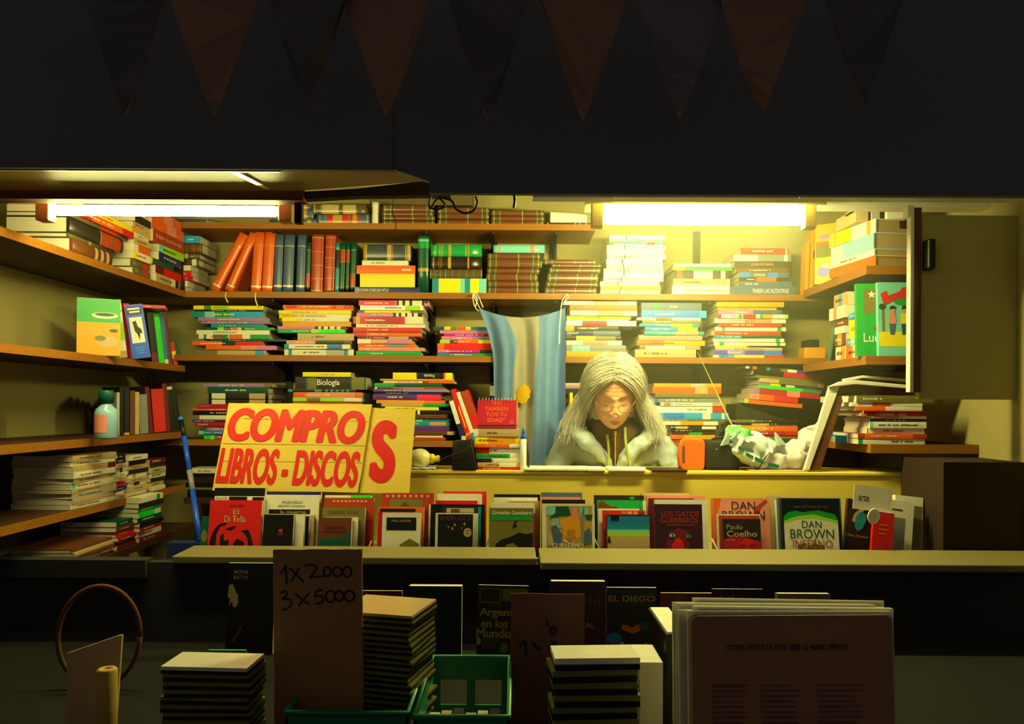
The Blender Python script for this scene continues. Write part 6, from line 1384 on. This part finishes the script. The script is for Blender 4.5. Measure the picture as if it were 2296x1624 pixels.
disc(c, 1066+6, 1441, 6, 9, 'tan', 2); disc(c, 1130, 1455, 10, 12, 'olive', 2); disc(c, 1110, 1360, 16, 3, 'brown', 2)
c = lcov('plum coloured book with pale top edge behind the dark cardboard', 1235, 1359, 1306, 1.98, 'plum', .03)
tx(c, 'NAL', 1300, 1399, 1335, 1411, 'salmon', 1); 
for x, y, h in ((1314, 1352, 8), (1325, 1348, 12), (1336, 1354, 9), (1345, 1350, 11)): disc(c, x, y, 4, h, 'brown', 1, 10)
c = lcov('dark football book with yellow title and blue figure, below the ledge', 1361, 1475, 1319, 1.98, 'black', .014)
tx(c, 'Yo soy', 1363, 1325, 1407, 1333, 'dkgreen', 1); tx(c, 'EL DIEGO', 1366, 1337, 1471, 1351, 'gold', 1, .02); tx(c, 'de la gente', 1394, 1353, 1475, 1361, 'dkgreen', 1)
art(c, [(1394, 1412), (1398, 1402), (1408, 1404), (1418, 1410), (1428, 1402), (1438, 1402), (1440, 1412), (1428, 1420), (1420, 1423), (1410, 1418)], 'orange', 1)
disc(c, 1378, 1434, 17, 14, 'tealblue', 1); disc(c, 1466, 1428, 9, 18, 'tealblue', 1); disc(c, 1450, 1405, 16, 9, 'dkgreen', 1); disc(c, 1396, 1446, 5, 6, 'salmon', 2); disc(c, 1450, 1447, 5, 5, 'salmon', 2)
c = lcov('dark red cover with thin pale top edge, left of the records', 1483, 1600, 1331, 2.0, 'maroon', .012); disc(c, 1528, 1345, 16, 10, 'brown', 1)
c = lcov('black cover with two small faces behind the records', 1598, 1715, 1322, 2.03, 'black', .01)
for x in (1616, 1641): disc(c, x, 1340, 8, 11, 'rust', 1); disc(c, x-1, 1333, 8, 6, 'black', 2)
rect(c, 1656, 1344, 1674, 1352, 'tan', 1)
lcov('grey brown cover showing above the records', 1746, 1866, 1333, 2.0, 'olive', .02)
# hoop
b = MB(); hc = P(222, 1421, 1.80); pts = [Vector((hc.x+.093*math.cos(a), 1.80+.01*math.sin(a), ZF+.1165+.1105*math.sin(a))) for a in [2*PI*k/40 for k in range(41)]]
b.tube(pts, .006, 8, squash=.8); T(b.done('hoop', mat('brown', .8), smooth=True), 'thin dark brown hoop standing in the shade at the left', 'hoop')
# cardboard piece and roll at the lower left
b = MB(); q = [P(150, 1466, 1.42), P(250, 1434, 1.40), P(261, 1432, 1.40), P(258, 1480, 1.40)]; x0, x1 = q[0].x, q[2].x
b.prism([Vector((x0, 1.42, ZF)), Vector((x0, 1.42, q[0].z)), Vector((q[1].x, 1.42, q[1].z)), Vector((x1, 1.42, q[2].z)), Vector((PX(254, 1500, 1.42), 1.42, ZF))], (0, .006, 0))
T(b.done('cardboard_piece', mat('tan', .7, 'card')), 'stained tan cardboard piece with slanted top, lower left corner', 'cardboard')
r = root('paper_roll', (PX(240, 1510, 1.33), 1.33, ZF), 'short yellowish paper roll standing before the slanted cardboard', 'roll')
hz_ = PZ(240, 1499, 1.33)-ZF
b = MB(); b.lathe([(0, 0), (.0165, 0), (.0165, hz_-.003), (.014, hz_), (.006, hz_), (.006, hz_-.01), (0, hz_-.01)], n=20); b.done('body', mat('gold', .7), r)
# handwritten price cardboards
def strokes(r, ez, lines, wpx, Y, m):
    o3 = r.location
    for ln in lines:
        pts = smooth(ln, 5) if len(ln) > 2 else ln
        b = MB(); q = [onplane(x, y, o3, ez)-o3+ez*.0006 for x, y in pts]; w_ = wpx*Y/F/2; L_, R2 = [], []
        for i, p in enumerate(q):
            t = (q[min(i+1, len(q)-1)]-q[max(0, i-1)]).normalized(); n = ez.cross(t)
            L_.append(b.bm.verts.new(p+n*w_)); R2.append(b.bm.verts.new(p-n*w_))
        for i in range(len(q)-1): b.bm.faces.new([L_[i], L_[i+1], R2[i+1], R2[i]])
        b.done('lettering', m, r, recalc=False)
def zz(pts): return [(580+x/4.783, 1210+y/4.783) for x, y in pts]
Yc = 1.32
pb_ = 912+(EYE-ZF)*F/Yc
r, pts, ex, ey, ez = board('price_cardboard', 'tall brown cardboard with handwritten prices in front of the ledge', 'price sign', [(612, 1233), (812, 1232), (815, pb_+4), (617, pb_)], Yc+.03, Yc, .004, None)
sheet(r, pts, ez, .004, mat('kraft', .85, 'card'), .0006)
ov8 = [[(1205/1, 0)]]
O = lambda cx, cy, rx, ry: [(cx+rx*math.cos(2*PI*k/9-1.4), cy+ry*math.sin(2*PI*k/9-1.4)) for k in range(10)]
ink = mat('0a0a10', .6)
strokes(r, ez, [zz([(232, 375), (262, 330), (288, 275)]), zz([(288, 270), (296, 370), (302, 478)]), zz([(330, 305), (400, 370), (485, 462)]), zz([(440, 300), (390, 380), (345, 455)]), zz([(490, 285), (545, 270), (620, 290), (600, 350), (550, 410), (600, 400), (700, 395)]), zz(O(735, 345, 38, 48)), zz(O(845, 345, 50, 50)), zz(O(950, 345, 45, 55))], 4.4, Yc, ink)
strokes(r, ez, [zz([(232, 575), (290, 555), (300, 600), (255, 640), (330, 640), (350, 690), (310, 740), (250, 755)]), zz([(390, 575), (470, 650), (550, 698)]), zz([(535, 580), (480, 650), (425, 715)]), zz([(690, 540), (620, 555), (612, 610), (665, 605), (695, 640), (670, 680), (610, 688)]), zz(O(770, 610, 50, 62)), zz(O(865, 605, 45, 52)), zz(O(975, 605, 52, 58))], 4.4, Yc, ink)
Yc = 1.50; pb_ = 912+(EYE-ZF)*F/Yc
r, pts, ex, ey, ez = board('price_cardboard', 'dark plum cardboard with faint handwriting in the middle foreground', 'price sign', [(1145, 1331), (1311, 1333), (1309, pb_), (1141, pb_)], Yc+.03, Yc, .004, None)
sheet(r, pts, ez, .004, mat('6e4432', .85, 'card'), .0006)
def zt6(pts): return [(960+x/3.959, 1270+y/3.959) for x, y in pts]
strokes(r, ez, [zt6([(1055, 470), (1060, 540)]), zt6(O(1110, 570, 22, 30)), zt6([(810, 720), (860, 670), (870, 790)]), zt6([(930, 670), (960, 720), (1000, 740)]), zt6([(1080, 720), (1120, 670), (1130, 700), (1080, 740)])], 6, Yc, ink)
# piles of disc cases
def case_pile(x0, x1, yt, Y, W_, yaw, n, th, lab, grp, lid, offs=.004, name='disc_case', cat='disc case', back=0):
    zt0 = PZ((x0+x1)/2, yt, Y); xa, xb = PX(x0, yt, Y), PX(x1, yt, Y); L = (xb-xa)
    n = max(1, int(round((zt0-ZF)/th))); th = (zt0-ZF)/n
    first = None
    for i in range(n):
        top = i == n-1
        r = bpy.data.objects.new(name, None); COL.objects.link(r)
        M = Matrix.Rotation(yaw+rnd.uniform(-.04, .04), 4, 'Z')
        r.matrix_world = Matrix.Translation(((xa+xb)/2+rnd.uniform(-offs, offs), Y+rnd.uniform(0, offs), ZF+i*th)) @ M
        pos = 'topmost, shiny lid' if top else (ORD[n-1-i] if n-1-i < len(ORD) else f'low in the pile, {ORD[min(19, i)].replace("topmost", "first").replace(" from top", "")} from the table')
        T(r, f'{lab}, {pos}', cat, grp)
        if first is None or top:
            b = MB(); b.box((-L/2, 0, 0), (L/2, W_, th*.42)); base = b.done('tray', mat('black', .35), r)
            b = MB(); b.box((-L/2, 0, th*.5), (L/2, W_, th*.97)); ld = b.done('lid', mat(lid if top else 'olive', .22), r)
            b = MB(); b.box((-L/2+.002, .002, th*.4), (L/2-.002, W_-.002, th*.52)); ins = b.done('insert', mat('dark' if not top else 'tan', .5), r)
            if first is None: first = (base, ld, ins)
        else:
            for q in first:
                d_ = q.copy(); COL.objects.link(d_); d_.parent = r
for_ = 'disc cases piled beside the price cardboard'
case_pile(742, 925, 1376, 1.36, .125, R(-14), 0, .0098, 'clear disc case beside price cardboard', for_, 'tan')
case_pile(362, 560, 1497, 1.25, .075, R(-1), 0, .012, 'dark case, left foreground pile', 'dark cases piled in the left foreground', 'cream')
case_pile(1240, 1433, 1476, 1.36, .075, R(4), 0, .022, 'black case, right foreground pile', 'black cases piled beside the records', 'cream', name='cassette_case', cat='cassette case')
b = MB(); b.prism([hz(463, 1466, 0, 1.1), hz(476, 1458, 0, 1.1), hz(552, 1459, 0, 1.1), hz(556, 1470, 0, 1.1)], (0, 0, .003))
o = b.done('folder_sheet', mat('green', .5)); zt_ = PZ(500, 1462, 1.5)
bpy.data.objects.remove(o)
b = MB(); b.box((PX(465, 1460, 1.45), 1.45, ZF), (PX(552, 1460, 1.45), 1.456, PZ(500, 1458, 1.45))); T(b.done('folder', mat('green', .5), bevel=.002), 'green plastic folder edge behind the left pile of cases', 'folder')
b = MB(); b.box((PX(1440, 1500, 1.42), 1.45, ZF), (PX(1494, 1500, 1.42), 1.56, PZ(1480, 1486, 1.45))); T(b.done('paper_block', mat('cream', .7, 'pages'), bevel=.001), 'cream block of papers right of the black cases', 'papers')
r = root('ring_binder', (PX(1512, 1500, 1.5), 1.5, ZF), 'black ring binder with pale top edge left of the records', 'binder')
hb = PZ(1512, 1419, 1.5)-ZF; wx = 19*1.5/F
b = MB(); b.box((-wx, 0, 0), (wx, .2, hb-.004)); b.done('cover', mat('black', .4), r, bevel=.002)
b = MB(); b.box((-wx*.8, .004, hb-.004), (wx*1.6, .19, hb)); b.done('page_block', mat('cream', .6), r)
# green crates
def crate(x0, x1, yt, Y, D, lab):
    xa, xb = PX(x0, yt, Y), PX(x1, yt, Y); H = PZ((x0+x1)/2, yt, Y)-ZF
    r = root('plastic_crate', ((xa+xb)/2, Y, ZF), lab, 'crate', 'green crates on the table'); h = (xb-xa)/2; tp = .012
    m = mat('crate', .35); b = MB(); w = .004
    def wall(p, q, n, holes):
        # p, q: foot corners; bars and posts leave hand holes open
        d = (q-p); L = d.length; e = d.normalized()
        def seg(a, c, z0, z1):
            A, C = p+e*a, p+e*c
            b.prism([A+Vector((0, 0, z0)), C+Vector((0, 0, z0)), C+Vector((0, 0, z1)), A+Vector((0, 0, z1))], n*w)
        seg(0, L, 0, H*.4); seg(0, L, H*.72, H)
        k = holes; pw = .016
        for i in range(k+1):
            c_ = i*(L-pw)/k; seg(c_, c_+pw, H*.4, H*.72)
    A, B_, C, Dd = Vector((-h, 0, 0)), Vector((h, 0, 0)), Vector((h, D, 0)), Vector((-h, D, 0))
    wall(A, B_, Vector((0, 1, 0)), 2); wall(B_, C, Vector((-1, 0, 0)), 2); wall(C, Dd, Vector((0, -1, 0)), 2); wall(Dd, A, Vector((1, 0, 0)), 2)
    b.done('basket', m, r)
    b = MB(); b.box((-h, 0, 0), (h, D, .004)); b.done('bottom', m, r)
    b = MB(); b.tube([Vector((-h, 0, H)), Vector((h, 0, H)), Vector((h, D, H)), Vector((-h, D, H)), Vector((-h, 0, H))], .005, 8); b.done('rim', m, r)
    return r, xa, xb, H
crate(640, 915, 1600, 1.27, .285, 'green plastic crate half hidden by the piled disc cases')
r, xa, xb, H = crate(928, 1142, 1609, 1.25, .3, 'green plastic crate beside the plum cardboard, with cases inside')
for i in range(6):
    b = MB(); b.box((xa+.008+i*.0215, 1.30, ZF+.005), (xa+.026+i*.0215, 1.42, ZF+H*.62+.004*(i % 3)))
    o = b.done('disc_case', mat(('cream', 'tan', 'dark', 'gray', 'cream', 'dark')[i], .4)); T(o, f"{('cream', 'tan', 'dark', 'grey', 'cream', 'dark')[i]} disc case upright in the green crate, {('first', 'second', 'third', 'fourth', 'fifth', 'sixth')[i]} from its left side", 'disc case', 'disc cases inside the green crate')
# records
LPY = 1.235
n_ = 9
for i in range(n_):
    Y = LPY+.0075*i
    ox = (0, -6, 4, -20, 14, -24, 8, -28, 20, -14, -8)[i]
    x0, x1 = 1560+ox, 2016+ox*.8
    wd = PX(x1, 1385, LPY)-PX(x0, 1385, LPY)
    tl = R(3+.25*i); roll = R((-.7, -.2, .4, -.5, .3, .1, .5, .2, .6, .2, .3)[i])
    L = .313+(.003*(i % 3))
    lab = 'front record sleeve, brown with small print in three columns' if i == 0 else f'pale record sleeve in a clear cover, {("second", "third", "fourth", "fifth", "sixth", "seventh", "eighth", "ninth", "tenth", "last")[i-1]} from the front'
    ns = root('record_sleeve', (PX(x0, 1385, LPY), Y, ZF+.001), lab, 'record', 'records standing in a row', Bcov(tl, roll).to_3x3())
    ns.location = Vector((PX(x0, 1385, LPY), Y, ZF+(wd*math.sin(roll) if roll > 0 else 0)+.001))
    rr = .012
    out = []
    for cx_, cy_, a0 in ((L-rr, wd-rr, 0), (L-rr, rr, -PI/2), (rr*.2, rr*.2, -PI), (rr*.2, wd-rr*.2, PI/2)):
        q = rr if cx_ > .1 else rr*.2
        for k in range(5):
            a = a0+PI/2*(1-k/4) if True else 0
            out.append(Vector((cx_+q*math.cos(a), cy_+q*math.sin(a), 0)))
    b = MB(); b.prism(out, (0, 0, .0038)); b.done('sleeve', mat('a47040' if i == 0 else 'ece080', .6, 'card'), ns)
    if i:
        b = MB(); b.box((.01, -.002, -.0006), (L+.003, wd+.003, .0046)); b.done('clear_cover', mat('cream', .25, 'thin'), ns)
    if i == 0:
        pl, pw = L, wd
        def R3(u0, v0, u1, v1, col):
            b = MB(); b.quad([Vector((v*pl, u*pw, -.0006)) for u, v in ((u0, v0), (u1, v0), (u1, v1), (u0, v1))]); return b
        for k in range(3):
            b = MB(); u0 = (.1, .34, .62)[k]; u1 = (.3, .56, .88)[k]; rg = random.Random(k)
            for j in range(22):
                v = .66-j*.026
                b.quad([Vector((vv*pl, uu*pw, -.0006)) for uu, vv in ((u0, v), (u0+(u1-u0)*rg.uniform(.55, 1), v), (u0+(u1-u0)*.8, v-.011), (u0, v-.011))])
            b.done('lettering', mat('7a4c44', .7), ns, recalc=False)
        M = cols(Vector((0, 1, 0)), Vector((1, 0, 0)), Vector((0, 0, -1)), Vector((.842*pl, .475*pw, -.0008)))
        text(ns, 'OTROS EXITOS DE ESTA SERIE AL MISMO PRECIO', mat('3a1a26', .6), M, .6*pw, .03*pl, .02)
# thin haze volume added to imitate lens glare under the right tube lamp
hzm = bpy.data.materials.new('veil'); hzm.use_nodes = True
nt = hzm.node_tree; nt.nodes.remove(nt.nodes['Principled BSDF'])
vs_ = nt.nodes.new('ShaderNodeVolumeScatter'); vs_.inputs['Color'].default_value = (.95, 1, .62, 1); vs_.inputs['Density'].default_value = 0.08
nt.links.new(vs_.outputs[0], nt.nodes['Material Output'].inputs['Volume'])
b = MB(); c_ = P(1590, 640, 2.5); rg = []
for i in range(1, 20):
    t = PI*i/20
    rg.append([Vector((c_.x+.60*math.sin(t)*math.cos(2*PI*k/36), 2.5+.55*math.sin(t)*math.sin(2*PI*k/36), c_.z-.04+.54*math.cos(t))) for k in range(36)])
b.loft(rg)
T(b.done('veil', hzm, smooth=True), 'thin yellowish haze added for lens glare below the right tube lamp', 'veil', None, 'stuff')
fit_texts()
